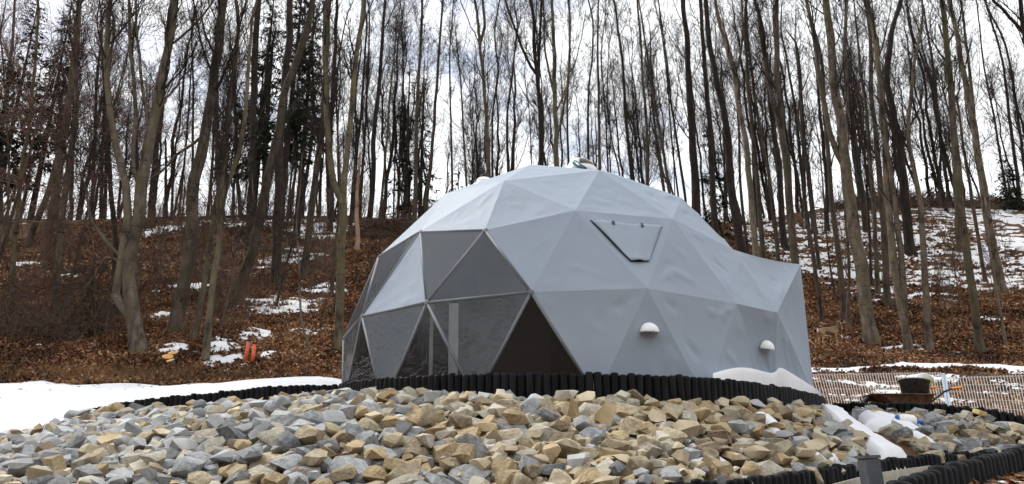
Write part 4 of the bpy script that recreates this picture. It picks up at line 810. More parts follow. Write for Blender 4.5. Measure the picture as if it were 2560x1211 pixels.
tree(5, [(470, 1120), (440, 800), (420, 600), (385, 400), (368, 300), (350, 240), (310, 100), (290, 0)], 36, 'bark_grey', w2=16, Y=28, t0=.4, limbs=[([(372, 310), (400, 230), (410, 100), (405, 0)], 15, 9)], label='pale forked trunk rising just behind the dome shoulder')
tree(5, [(635, 1145), (605, 800), (580, 550), (560, 300), (555, 0)], 40, 'bark_mid', w2=22, t0=.4, label='thick brown trunk rising behind the vestibule corner', Y=27, limbs=[([(580, 560), (540, 450), (510, 300), (475, 60)], 20, 11)])
tree(5, [(580, 945), (565, 700), (540, 550), (515, 300), (485, 80)], 32, 'bark_dark', Y=38, label=LB_R, group=GR)
tree(6, [(245, 1160), (215, 1000), (190, 800), (160, 600), (135, 400), (115, 250), (95, 80), (85, 0)], 50, 'bark_grey', w2=26, t0=.45, label='stout grey brown trunk standing on leaves close to the deer', limbs=[([(160, 600), (110, 480), (70, 300), (45, 120), (20, 0)], 22, 12), ([(150, 500), (160, 350), (150, 150), (160, 0)], 14, 7)])
tree(6, [(368, 1183), (330, 980), (305, 760), (290, 550), (275, 350), (255, 150), (225, 0)], 28, 'bark_grey', w2=15, t0=.5, limbs=[([(378, 1170), (345, 920), (320, 700), (300, 560), (285, 400)], 24, 14)], label='twin trunk pair leaning together above the wire fence')
tree(6, [(158, 1112), (165, 900), (155, 750), (150, 650), (160, 500)], 12, 'bark_grey', label='thin pale trunk just behind the deer', top=2)
for q, w, bk in (([(150, 1080), (130, 850), (105, 650), (85, 400), (70, 200), (20, 0)], 22, 'bark_mid'), ([(295, 1030), (285, 800), (265, 560), (240, 300), (235, 100)], 26, 'bark_mid'), ([(262, 990), (245, 650), (225, 400), (200, 200)], 18, 'bark_mid'), ([(225, 780), (200, 600), (175, 400), (150, 200), (155, 0)], 24, 'bark_dark'), ([(75, 1090), (50, 900), (20, 720), (10, 500)], 16, 'bark_mid'), ([(50, 790), (35, 650), (15, 480), (0, 250)], 20, 'bark_dark'), ([(120, 1010), (95, 850), (75, 600)], 8, 'bark_mid'), ([(240, 960), (230, 700), (215, 450)], 10, 'bark_dark')):
    tree(6, q, w, bk, label=LB_R, group=GR)
tree(6, [(372, 860), (345, 600), (315, 400), (290, 250), (310, 100), (340, 0)], 36, 'bark_dark', w2=18, label='dark trunk with a crooked top beside the ridge brush pile')
tree(6, [(283, 720), (287, 600), (283, 480), (275, 300)], 22, 'broken', w2=14, Y=33, top=0, crown=False, label='snag with pale stripped bark among dark trunks above the fence', name='tree_snag')
tree(7, [(255, 1187), (235, 1000), (205, 800), (180, 560), (165, 400), (150, 220), (130, 0)], 30, 'bark_moss', w2=18, t0=.4, label='tall olive grey trunk rising above the fence post')
tree(7, [(85, 1187), (75, 950), (55, 720), (40, 600), (15, 450), (30, 250), (60, 80)], 26, 'bark_grey', w2=8, t0=.4, label='light grey curved trunk beside a patch of snow above the wheelbarrow', limbs=[([(40, 600), (5, 430), (-10, 300)], 9, 5)])
tree(7, [(325, 990), (290, 780), (260, 600), (240, 450), (205, 280), (180, 120), (150, 0)], 34, 'bark_grey', w2=16, t0=.45, label='thick trunk with a broad foot at the edge of the snow bands', limbs=[([(240, 450), (230, 330), (210, 150), (190, 0)], 13, 8)])
tree(7, [(345, 1170), (320, 1030), (290, 850), (270, 650), (245, 550)], 11, 'bark_grey', top=1, nb=5, blen=.9, label='thin pale crooked sapling leaning above the wire fence', name='sapling')
for q, w, bk in (([(188, 850), (175, 600), (165, 450), (150, 250)], 28, 'bark_mid'), ([(275, 950), (230, 680), (200, 500), (180, 350)], 15, 'bark_mid')): tree(7, q, w, bk, label=LB_R, group=GR)
for q, w in (([(345, 650), (300, 380), (270, 230), (250, 60)], 10), ([(390, 660), (355, 400), (330, 200), (280, 30)], 14), ([(410, 600), (370, 300), (340, 150), (270, 0)], 13), ([(150, 670), (125, 480), (100, 250), (70, 50)], 14), ([(120, 670), (118, 400), (60, 150)], 12)): tree(7, q, w, 'bark_dark', Y=50, label='slim dark tree standing on the ridge by the small spruce', group='slim trees by the small spruce')
tree(7, [(470, 700), (440, 300), (408, 130), (390, 0)], 30, 'bark_dark', Y=30, label='dark tree at the fence end throwing a long branch outward', limbs=[([(408, 140), (380, 85), (340, 40), (300, 0)], 13, 9)])

# --- further trees on the ridge, from six models
ARCH = []
for a in range(6):
    g = np.random.default_rng(50 + a); hgt = 15 + g.uniform(-2, 2); n = 16; P = np.zeros((n, 3)); P[:, 2] = np.linspace(-.3, hgt, n); P[:, :2] = np.cumsum(g.normal(0, .09, (n, 2)), axis=0); Rr = np.linspace(.12, .02, n) * g.uniform(.6, 1.25)
    e = empty('bare_tree', (0, 0, 0), 'thin bare tree in the tangle of stems beyond the ridge crest', 'tree', 'trees beyond the ridge')
    v, f = tubes(P[None], Rr[None], 7); link('trunk', npmesh('trunk', v, f, True), e, M['bark_dark']); v, f = crown_mesh('crown', [(P, Rr)], g, 17, 3.2, .18, 1, twig=.0068); link('crown', npmesh('crown', v, f), e, M['twig']); ARCH.append((e, [c for c in COL.objects if c.parent == e]))
g = random.Random(5); used = [False] * 6
for i in range(126):
    px = g.uniform(-150, 2700); Y = g.uniform(42, 60); x = (px - 1280) / FPX * (Y * .952 + 15 * .306); k = i % 6; e, ch = ARCH[k]
    if used[k]:
        o = e.copy(); COL.objects.link(o)
        for c in ch: q = c.copy(); COL.objects.link(q); q.parent = o
    else: o = e; used[k] = True
    o['label'] = relabel(None, px, 10, 'bark_dark') + ', beyond the ridge crest'; o['group'] = 'trees beyond the ridge ' + o['label'][20:]
    o.location = (x, Y, float(hz(x, Y))); o.rotation_euler = (g.uniform(-.05, .05), g.uniform(-.06, .06), g.uniform(0, 6.3)); sc = g.uniform(.75, 1.15); o.scale = (sc, sc, sc)

# --- spruces: trunk and drooping boughs set with needle sprays
def spruce(px, py, Y, hgt, rad, label, group=None, bare=.15, dens=1.0, lean=0, seed=0):
    g = np.random.default_rng(900 + seed); p = hitY(px, py, 14, Y); p = at(px, py, Y) if p is None else p; x, y = p[0], p[1]; base = np.array([x, y, float(hz(x, y))])
    n = 12; C = np.zeros((n, 3)); C[:, 2] = np.linspace(-.2, hgt, n); C[:, 0] = lean * np.linspace(0, 1, n) * hgt; Rr = np.linspace(hgt * .011 + .03, .015, n)
    e = empty('spruce_tree', base, label, 'spruce', group); v, f = tubes(C[None], Rr[None], 8); link('trunk', npmesh('trunk', v, f, True), e, M['bark_dark'])
    nbr = int(hgt * 11 * dens); t = np.sort(g.uniform(bare, .985, nbr)); az = g.uniform(0, 6.28, nbr); S = np.stack([np.interp(t, np.linspace(0, 1, n), C[:, k]) for k in range(3)], 1)
    Ln = rad * (1.04 - t) ** .75 * g.uniform(.55, 1.1, nbr); D = np.stack([np.cos(az), np.sin(az), np.where(t > .8, .25, -.12) + g.normal(0, .12, nbr)], 1)
    P1, R1 = grow(S, norm(D), Ln, np.full(nbr, .014), 6, -.05, .07, g, .3); parts = [tubes(P1, R1, 3)]; v, f = merge(parts); link('boughs', npmesh('boughs', v, f), e, M['bark_dark'], kind='stuff')
    S, D, r, tt = children(P1, R1, 16, .12, 1, .35, 1.2, g); D[:, 2] -= .35; D = norm(D); L2 = np.repeat(Ln, 16) * g.uniform(.12, .3, len(S)) * (1.15 - .5 * tt) + .06; m = len(S)
    side = norm(np.cross(D, g.normal(0, 1, D.shape))); wd = (L2 * g.uniform(.10, .2, m))[:, None]; tip = S + D * L2[:, None]; md = S + D * (L2 * .5)[:, None] + [0, 0, -.01]
    V = np.stack([S, md + side * wd, tip, md - side * wd], 1).reshape(-1, 3); F = np.arange(m * 4).reshape(-1, 4); link('crown', npmesh('crown', V, F), e, M['needle'])
    return e
spruce(75, 555, 36, 15, 2.6, 'large dark spruce in front of the ridge near the snow field end', bare=.25, dens=1.3, seed=1)
spruce(-20, 560, 34, 15, 3.0, 'dark spruce half hidden by reddish twigs', bare=.2, dens=1.3, seed=2)
spruce(690, 640, 32, 15, 2.5, 'tall dark spruce standing behind the leaning brown trunk', bare=.32, dens=1.3, lean=.012, seed=3)
spruce(625, 600, 35, 15, 2.3, 'tall dark spruce with thin lower boughs above the orange pipes', bare=.2, dens=1.0, seed=4)
spruce(740, 600, 37, 14, 2.2, 'narrow dark spruce on the ridge beside the forked mossy tree', bare=.35, dens=1.2, seed=12)
spruce(1012, 545, 42, 11, 1.6, 'slim patchy spruce behind the left shoulder of the dome', bare=.05, dens=.8, seed=5)
spruce(1050, 545, 40, 9.5, 1.5, 'second slim spruce behind the left shoulder of the dome', bare=.05, dens=.8, seed=6)
spruce(1145, 520, 45, 4.2, 1.3, 'small young spruce on the ridge behind the dome', 'young spruces behind the dome', bare=.03, dens=1.2, seed=7)
spruce(1180, 520, 46, 3.6, 1.2, 'small young spruce on the ridge behind the dome', 'young spruces behind the dome', bare=.03, dens=1.2, seed=8)
spruce(1790, 545, 38, 7, 1.6, 'young dark spruce between trunks behind the dome shoulder', bare=.05, dens=1.2, seed=9)
spruce(2345, 500, 50, 4.6, 1.5, 'small spruce standing alone on the snowy ridge', bare=.06, dens=1.5, seed=10)
spruce(2535, 520, 47, 3.8, 1.9, 'broad low spruce on the ridge above the fence end', bare=.03, dens=2, seed=11)

# --- reddish fine-twigged tree in front of the spruces
g = np.random.default_rng(77); p = hit(95, 800, 14); n = 14; C = np.zeros((n, 3)); C[:, 2] = np.linspace(-.2, 10.5, n); C[:, 0] = np.linspace(0, .8, n); Rr = np.linspace(.055, .015, n)
for dx, lab in ((-1.2, 'reddish fine-twigged tree in front of the spruces by the brush'), (.5, 'second reddish fine-twigged tree leaning past the dark spruce')):
    e = empty('larch_tree', (p[0] + dx, p[1] + dx * .5, float(hz(p[0] + dx, p[1] + dx * .5))), lab, 'tree'); v, f = tubes(C[None], Rr[None], 7); link('trunk', npmesh('trunk', v, f, True), e, M['bark_mid'])
    v, f = crown_mesh('crown', [(C, Rr)], g, 34, 2.5, .3, 1, up=-.02, ang=(.9, 1.5), twig=.0055); link('crown', npmesh('crown', v, f), e, M['twig_red'])

# --- saplings and brush
SAP = []
for a in range(5):
    g = np.random.default_rng(200 + a); hgt = g.uniform(2.2, 3.6); n = 10; P = np.zeros((n, 3)); P[:, 2] = np.linspace(-.1, hgt, n); P[:, :2] = np.cumsum(g.normal(0, .05, (n, 2)), axis=0); Rr = np.linspace(.017, .006, n)
    e = empty('sapling', (0, 0, 0), 'thin leafless sapling standing in the brown leaf litter', 'sapling', 'saplings on the leafy slope'); v, f = tubes(P[None], Rr[None], 5); link('stem', npmesh('stem', v, f, True), e, M['brush']); v, f = crown_mesh('twigs', [(P, Rr)], g, 9, .8, .25, 1, twig=.0038, fine=False); link('twigs', npmesh('twigs', v, f), e, M['brush']); SAP.append((e, [c for c in COL.objects if c.parent == e]))
gr = random.Random(9); cnt = 0
for i in range(400):
    px = gr.choice([gr.uniform(-20, 520), gr.uniform(-20, 860), gr.uniform(2040, 2560)]); py = gr.uniform(600, 850); q = hit(px, py, 16)
    if q is None or cnt >= 80: continue
    k = cnt % 5; e, ch = SAP[k]
    if cnt >= 5:
        o = e.copy(); COL.objects.link(o)
        for c in ch: z = c.copy(); COL.objects.link(z); z.parent = o
    else: o = e
    o['label'] = relabel(None, px, 5, 'bark_mid', 'sapling') + ' in leaf litter'; o['group'] = 'saplings ' + o['label'][24:]
    o.location = tuple(q); o.rotation_euler = (gr.gauss(0, .1), gr.gauss(0, .1), gr.uniform(0, 6.3)); sc = gr.uniform(.6, 1.3); o.scale = (sc, sc, sc); cnt += 1
g = np.random.default_rng(31)
def on_ground(n, pxr, pyr, w=None):
    out_ = []
    while len(out_) < n:
        px, py = g.uniform(*pxr), g.uniform(*pyr); q = hit(px, py, 14.5)
        if q is not None: out_.append(q)
    return np.array(out_)
def stems(name, n, xr, yr, hl, r, label_m, up=.1, tilt=.35, kids=4):
    x = g.uniform(*xr, n); y = g.uniform(*yr, n); S = np.stack([x, y, hz(x, y) - .03], 1)
    keep = fbm(x * .5, y * .5, 15, 2) > -.15; S = S[keep]; n = len(S); D = norm(np.stack([g.normal(0, tilt, n), g.normal(0, tilt, n), np.ones(n)], 1)); Ln = g.uniform(*hl, n)
    P1, R1 = grow(S, D, Ln, np.full(n, r), 4, up * 1.5, .15, g, .5); parts = [tubes(P1, R1, 3)]; S2, D2, r2, t2 = children(P1, R1, kids, .25, .95, .4, 1.1, g); P2, R2 = grow(S2, D2, np.repeat(Ln, kids) * g.uniform(.2, .5, len(S2)), np.full(len(S2), r * .6), 3, .05, .15, g, .6); parts.append(tubes(P2, R2, 3))
    v, f = merge(parts); link(name, npmesh(name, v, f), None, label_m, kind='stuff')
stems('brushwood', 1900, (-17, -7), (18.5, 31), (.4, 1.7), .006, M['brush'])
stems('brushwood', 700, (-8, 0), (20, 36), (.3, 1.3), .006, M['brush'])
stems('brushwood', 500, (6, 26), (25, 45), (.3, 1.2), .006, M['brush'], tilt=.6)
stems('brushwood', 900, (-26, 0), (36, 46), (.5, 2.2), .009, M['brush'])
stems('brushwood', 700, (8, 32), (44, 52), (.4, 1.6), .01, M['brush'], tilt=.8)
stems('brushwood', 500, (-6, 14), (38, 50), (.6, 2.4), .010, M['brush'])
# brush piles: heaps of criss-crossed sticks
def pile(px, py, wx, wy, hz_, n, r, Ln, label, Y=None):
    c = hitY(px, py, 14, Y or 20); e = empty('brush_pile', (c[0], c[1], float(hz(c[0], c[1]))), label, 'brush pile')
    a = g.uniform(0, 6.28, n); q = np.sqrt(g.uniform(0, 1, n)); x = q * np.cos(a) * wx; y = q * np.sin(a) * wy; h = (1 - q) * hz_ * g.uniform(0, 1, n); base = np.array(e.location)
    D = norm(np.stack([np.sign(g.normal(0, 1, n)) * g.uniform(.5, 1, n), g.normal(0, .5, n), g.normal(.12, .22, n)], 1)); l_ = g.uniform(.4, 1, n) * Ln
    S = np.stack([x, y, np.zeros(n)], 1); S[:, 2] = hz(base[0] + x, base[1] + y) - base[2] + h + .02; P1, R1 = grow(S - D * l_[:, None] / 2, D, l_, np.full(n, r) * g.uniform(.5, 1.4, n), 5, .02, .1, g, .5); P1[:, :, 2] = np.maximum(P1[:, :, 2], hz(base[0] + P1[:, :, 0], base[1] + P1[:, :, 1]) - base[2] + .01)
    pr = [tubes(P1, R1, 4)]; S2, D2, r2, t2 = children(P1, R1, 5, .2, 1, .4, 1.1, g); P2, R2 = grow(S2, D2, np.repeat(l_, 5) * .3, np.full(len(S2), r * .45), 3, 0, .15, g, .6); pr.append(tubes(P2, R2, 3)); v, f = merge(pr)
    link('sticks', npmesh('sticks', v, f), e, M['brush'], kind='stuff')
pile(120, 838, 1.6, .55, .5, 260, .012, 1.6, 'heap of cut brushwood lying on the leaves under the slim grey tree')
pile(30, 800, .8, .5, .4, 120, .011, 1.2, 'smaller heap of sticks at the dense end of the brush')
pile(2230, 512, 4.2, 1.2, 1.3, 420, .03, 2.6, 'dark brush pile along the snowy ridge crest', 48)
pile(2480, 520, 3.2, 1.0, 1.0, 260, .03, 2.2, 'low brush pile beside the broad ridge spruce', 48)
pile(1000, 585, 2.6, 1.2, 1.1, 260, .025, 2.2, 'dark brush pile on the slope behind the dome shoulder', 34)
# fallen logs along the ridge
for (x0, y0, x1, y1, Y, lab) in ((380, 548, 620, 540, 44, 'long fallen trunk lying along the ridge above the beech'), (600, 545, 880, 542, 44.5, 'long fallen trunk lying along the ridge beyond the leaning trunks'), (0, 565, 210, 552, 43, 'fallen trunk on the ridge under the spruces')):
    P = catmull([at(x0, y0, Y), at((x0 + x1) / 2, (y0 + y1) / 2 + 2, Y + .3), at(x1, y1, Y)], 10); b = P[0].copy(); e = empty('fallen_trunk', b, lab, 'log'); v, f = tubes((P - b)[None], np.linspace(.16, .09, 10)[None], 8); link('trunk', npmesh('trunk', v, f, True), e, M['bark_dark'])
    v, f = crown_mesh('branches', [(P - b, np.linspace(.12, .07, 10))], g, 9, .9, .1, 1, twig=.01, fine=False); link('branches', npmesh('branches', v, f), e, M['twig'], kind='stuff')

# --- leaf litter, dry grass
def leaves(n, xr, yr, size, pw=1.0):
    x = g.uniform(*xr, n); y = yr[0] + (yr[1] - yr[0]) * g.uniform(0, 1, n) ** pw; t = snow_t(x, y); k = (t < .012) & (sdpoly(x, y, FIELD) < .15) & (np.abs(x - .62) + np.abs(y - 10.6) > 4.5); x, y = x[k], y[k]; n = len(x)
    z = hz(x, y); c = np.stack([x, y, z + .01 + g.uniform(0, .05, n)], 1); az = g.uniform(0, 6.28, n); ti = g.normal(0, .5, n); L_ = size * g.uniform(.6, 1.3, n); w = L_ * g.uniform(.45, .75, n)
    u = np.stack([np.cos(az) * np.cos(ti), np.sin(az) * np.cos(ti), np.sin(ti)], 1); s_ = norm(np.stack([-np.sin(az), np.cos(az), g.normal(0, .5, n)], 1)); cu = np.stack([np.zeros(n), np.zeros(n), g.uniform(-.2, .5, n) * L_], 1)
    V = np.stack([c - u * L_[:, None] / 2, c + s_ * w[:, None] / 2 + cu, c + u * L_[:, None] / 2, c - s_ * w[:, None] / 2 + cu], 1).reshape(-1, 3); i = np.arange(n)[:, None] * 4
    F = np.concatenate([i + [0, 1, 2], i + [0, 2, 3]], 1).reshape(-1, 3); cl_ = fbm(x * .8, y * .8, 91, 3) + g.normal(0, .35, n); mi = np.repeat(np.where(cl_ > .38, 1, np.where(cl_ < -.18, 2, 0)), 2); return V, F, mi
for nm, a in (('fallen_leaves', (95000, (-18, -1.5), (15.6, 27), .12, 1.3)), ('fallen_leaves', (70000, (3, 22), (18.8, 31), .14, 1.2)), ('fallen_leaves', (50000, (-24, 26), (26, 45), .2, 1.0)), ('fallen_leaves', (6000, (4, 13), (11.5, 19), .10, 1.0))):
    V, F, mi = leaves(*a); link(nm, npmesh(nm, V, F, False, mi), None, [M['leaf_a'], M['leaf_b'], M['leaf_c']], kind='stuff')
x = g.uniform(2.4, 6.5, 4000); y = g.uniform(4.4, 8, 4000); _pb = W3(PAL_B); k = y < np.interp(x, _pb[:, 0], _pb[:, 1]) - .14; x, y = x[k], y[k]; nb_ = len(x); c = np.stack([x, y, hz(x, y) + g.uniform(0, .02, nb_)], 1); az = g.uniform(0, 6.28, nb_); L_ = g.uniform(.015, .05, nb_)[:, None]; u_ = np.stack([np.cos(az), np.sin(az), g.normal(0, .5, nb_)], 1) * L_; v_ = np.stack([-np.sin(az), np.cos(az), g.uniform(.1, .9, nb_)], 1) * L_ * .6
V = np.stack([c - u_, c + v_, c + u_, c - v_], 1).reshape(-1, 3); link('soil_crumbs', npmesh('soil_crumbs', V, np.arange(nb_ * 4).reshape(-1, 4), False, g.choice([0, 1], nb_)), None, [M['dirt'], M['leaf_a']], kind='stuff')
nb_ = 160; x = g.uniform(-14, -2.4, nb_); y = 16.2 - np.abs(g.normal(0, 1.6, nb_)); k = sdpoly(x, y, FIELD) > .1; x, y = x[k], y[k]; nb_ = len(x); c = np.stack([x, y, hz(x, y) + .085], 1); az = g.uniform(0, 6.28, nb_); L_ = g.uniform(.02, .06, nb_)[:, None]; u_ = np.stack([np.cos(az), np.sin(az), g.normal(0, .3, nb_)], 1) * L_; v_ = np.stack([-np.sin(az), np.cos(az), g.uniform(.1, .5, nb_)], 1) * L_ * .5
V = np.stack([c - u_, c + v_, c + u_, c - v_], 1).reshape(-1, 3); link('leaf_bits', npmesh('leaf_bits', V, np.arange(nb_ * 4).reshape(-1, 4)), None, M['leaf_c'], kind='stuff')
x = np.concatenate([g.normal(-8.6, 1.6, 1500), g.uniform(-15, -2, 900), g.uniform(4, 14, 500)]); y = np.concatenate([g.normal(16.6, .35, 1500), g.normal(16.3, .3, 900), g.uniform(19.5, 21.5, 500)]); k = snow_t(x, y) < 0; x, y = x[k], y[k]; n = len(x)
S = np.stack([x, y, hz(x, y) - .02], 1); P1, R1 = grow(S, norm(np.stack([g.normal(0, .5, n), g.normal(-.1, .5, n), np.ones(n)], 1)), g.uniform(.12, .42, n), np.full(n, .004), 4, -.15, .2, g, .3); v, f = tubes(P1, R1, 3); link('dry_grass', npmesh('dry_grass', v, f), None, M['grass'], kind='stuff')

# ------------------------------------------------------------------ things lying about
# orange pipes
for (px, py, tx, ty, lab) in ((611, 909, 623, 849, 'orange plastic pipe with black collar, the taller of the pair in the snow'), (630, 912, 637, 856, 'orange plastic pipe with wide black cap, the shorter of the pair')):
    p = hit(px, py, 14); t = at(tx, ty, p[1] + .02); e = empty('drain_pipe', p, lab, 'pipe'); d = Vector(t - p); b = MB(); b.tube([-.15 * d, d * .97], .045, 14); link('pipe', b.mesh('pipe', True), e, M['orange_pipe'])
    b = MB(); b.tube([d * .92, d * .925, d * .985, d * 1.0], [.05, .057, .057, .045], 14); link('collar', b.mesh('collar', True), e, M['black_rubber'])
# cut logs with fresh ends
for px, py, r, ln, ti, lab in ((418, 902, .13, .5, .55, 'cut log with orange sawn face leaning against its neighbour'), (432, 893, .115, .5, .65, 'cut log with orange sawn face, the rear one of three'), (428, 912, .095, .4, .6, 'cut log with orange sawn face, the smallest of three')):
    p = hit(px, py + 6, 14); e = empty('cut_log', p, lab, 'log'); d = Vector((random.uniform(-.2, .2), -math.cos(ti + .45), math.sin(ti + .45))).normalized(); c = Vector((0, 0, .06)); b = MB(); b.tube([c - d * ln * .7, c, c + d * .1], [r * 1.05, r, r], 16); link('bark', b.mesh('bark', True), e, M['bark_mid'])
    b = MB(); b.tube([c + d * .1005, c + d * .108], [r * .97, r * .95], 16); link('cut_face', b.mesh('cut_face'), e, M['cut'])
# upturned stump
p = hit(268, 795, 15); e = empty('tree_stump', p, 'dark rotten stump beside the twisted beech', 'stump'); b = MB(); prof = [(.42, -.15), (.36, .1), (.33, .3), (.34, .42), (.25, .47), (.1, .4), (.001, .36)]; b.lathe(prof, 18); b.v = [Vector(v) * (1 + .16 * math.sin(math.atan2(v[1], v[0]) * 5 + v[2] * 4) + random.uniform(-.05, .05)) for v in b.v]; link('stump_wood', b.mesh('stump_wood'), e, M['bark_dark'])
b = MB()
for k in range(9): a = k * .7 + random.random() * .3; d = Vector((math.cos(a), math.sin(a), -.25)); b.tube([d * .3, d * .55 + Vector((0, 0, .04)), d * .85 + Vector((0, 0, -.05))], [.07, .045, .015], 6)
link('roots', b.mesh('roots', True), e, M['bark_dark'])

# welded wire fence: two leaning panels and a post
def fence_panel(a, b2, c, d, lab):
    a, b2, c, d = map(np.asarray, (a, b2, c, d)); e = empty('wire_fence', c, lab, 'fence', None); o0 = np.array(c); nv = int(np.linalg.norm(b2 - a) / .05); P = []
    for i in range(nv + 1): u = i / nv; top = a * (1 - u) + b2 * u; bot = c * (1 - u) + d * u; P.append([bot - o0 - (top - bot) * 0.05, (top + bot) / 2 - o0 + [0, .012 * math.sin(i * .8), 0], top - o0 + (top - bot) * .04])
    v, f = tubes(np.array(P), np.full((nv + 1, 3), .0042), 4); link('vertical_wires', npmesh('vertical_wires', v, f), e, M['galv'])
    P = []
    for j in range(6):
        for off in ((0, .012) if j in (0, 5) else (0,)): w = j / 5; l0 = c * (1 - w) + a * w; r0 = d * (1 - w) + b2 * w; P.append([l0 - o0 + [0, .009, off], (l0 + r0) / 2 - o0 + [0, .009, off], r0 - o0 + [0, .009, off]])
    v, f = tubes(np.array(P), np.full((len(P), 3), .0042), 4); link('horizontal_wires', npmesh('horizontal_wires', v, f), e, M['galv']); return e
fence_panel(at(2020, 939, 14.9), at(2352, 934, 14.7), at(2045, 1030, 13.6), at(2372, 1035, 13.4), 'leaning welded wire fence panel behind the wheelbarrow')
fence_panel(at(2364, 947, 14.6), at(2660, 938, 14.2), at(2384, 1035, 13.3), at(2690, 1060, 12.6), 'leaning welded wire fence panel running on past the galvanised post')
t = at(2358, 940, 14.5); bt = at(2372, 1035, 13.5); e = empty('fence_post', bt, 'galvanised steel fence post between the two wire panels', 'fence post'); d = Vector(t - bt); Mx = frame_at(None, np.array([0, -1, .2]) / math.hypot(1, .2)); b = MB()
for sx in (-.028, .028): b.tube([Vector((sx, -.02, 0)), d + Vector((sx, -.02, 0))], .024, 4)
b.tube([Vector((0, .0, 0)), d], .02, 4); link('post_body', b.mesh('post_body'), e, M['galvpost']); b = MB(); b.box(d * .55 + Vector((0, -.045, 0)), (.12, .01, .04)); link('clamp', b.mesh('clamp'), e, M['galvpost'])

# wheelbarrow seen from the side, tray to the left, handles to the right
wb = at(2240, 1008, 13.0); ground_w = float(hz(wb[0], wb[1])); e = empty('wheelbarrow', (wb[0], wb[1], ground_w), 'rusty wheelbarrow with orange grips parked before the wire fence', 'wheelbarrow'); base = np.array(e.location)
def L2(px, py, dy=0.): return at(px, py, 13.0 + dy) - base
rim_f, rim_b = L2(2168, 989), L2(2312, 993); zt = (rim_f[2] + rim_b[2]) / 2
xs = [(rim_f[0], zt + .02, .20), (rim_f[0] + .12, zt + .01, .27), (rim_b[0], zt - .01, .30)]
bx = [(rim_f[0] + .33, zt - .2, .17), (rim_f[0] + .42, zt - .22, .2), (rim_b[0] - .06, zt - .22, .2)]
b = MB(); v = []
for (x, z, w), (x2, z2, w2) in zip(xs, bx): v += [(x, -w, z), (x2, -w2, z2), (x2, w2, z2), (x, w, z)]
b.add(v, [(i * 4 + k, i * 4 + k + 1, (i + 1) * 4 + k + 1, (i + 1) * 4 + k) for i in range(2) for k in range(3)] + [(0, 3, 2, 1), (8, 9, 10, 11)]); tray = link('tray', b.mesh('tray'), e, M['rust']); s_ = tray.modifiers.new('s', 'SOLIDIFY'); s_.thickness = .008
b = MB(); b.tube([(x, -w, z) for x, z, w in xs] + [(x, w, z) for x, z, w in xs[::-1]] + [(xs[0][0], -xs[0][2], xs[0][1])], .012, 6); link('tray_rim', b.mesh('tray_rim', True), e, M['rust'])
for s, gp in ((-1, [(2312, 1004), (2340, 984), (2358, 977), (2384, 973)]), (1, [(2310, 1000), (2325, 975), (2335, 967), (2362, 963)])):
    p = [L2(*q, dy=s * -.0) for q in gp]; y_ = s * .26; pts = [(rim_f[0] + .25, y_ * .5, zt - .26), (p[0][0], y_ * .9, p[0][2] - .02), (p[1][0], y_, p[1][2]), (p[2][0], y_, p[2][2])]
    b = MB(); b.tube(pts, .016, 8); link('handle_tube', b.mesh('handle_tube', True), e, M['black_rubber']); b = MB(); b.tube([pts[-1], (p[3][0], y_, p[3][2])], .021, 8); link('grip', b.mesh('grip', True), e, M['grip'])
    b = MB(); b.tube([(rim_b[0] - .2, y_ * .8, zt - .24), (rim_b[0] - .1, y_, min(0.02, zt - .5))], .015, 6); link('leg', b.mesh('leg', True), e, M['black_rubber'])
b = MB(); wx = rim_f[0] + .06; wz = max(.18, .18); Mw = Matrix.Rotation(math.pi / 2, 3, 'X'); b.lathe([(.10, -.03), (.15, -.04), (.18, -.02), (.18, .02), (.15, .04), (.10, .03), (.10, -.03)], 20, Mw); b.v = [Vector(q) + Vector((wx, 0, wz)) for q in b.v]; link('wheel', b.mesh('wheel', True), e, M['black_rubber'])
# mortar tub in the barrow, white bucket lying in the tub
tb = at(2287, 990, 13.0); e = empty('mortar_tub', tb - [0, 0, .1], 'black round mortar tub standing in the wheelbarrow', 'tub'); b = MB(); b.lathe([(.001, .02), (.19, .02), (.235, .33), (.25, .335), (.25, .35), (.228, .35), (.18, .04), (.001, .035)], 24); link('tub_body', b.mesh('tub_body', True), e, M['tub']); b = MB(); b.lathe([(.229, .345), (.252, .345), (.254, .358), (.23, .36), (.229, .345)], 24); link('rim', b.mesh('rim', True), e, simple('dusty_rim', (.35, .34, .31), .8, .3, 20)); e.rotation_euler = (R(-4), R(7), 0)
bt2 = at(2305, 960, 12.98); e = empty('white_bucket', bt2 - [0, 0, .08], 'white plastic bucket with green print lying in the black tub', 'bucket'); b = MB(); b.lathe([(.001, 0), (.10, 0), (.125, .22), (.132, .225), (.132, .235), (.12, .235), (.096, .02), (.001, .015)], 20); link('bucket_body', b.mesh('bucket_body', True), e, M['white']); b = MB(); b.lathe([(.1105, .09), (.121, .17)], 8, None, R(-120), R(-50)); link('printed_patch', b.mesh('printed_patch', True), e, M['green']); e.rotation_euler = (R(-18), R(38), R(10))
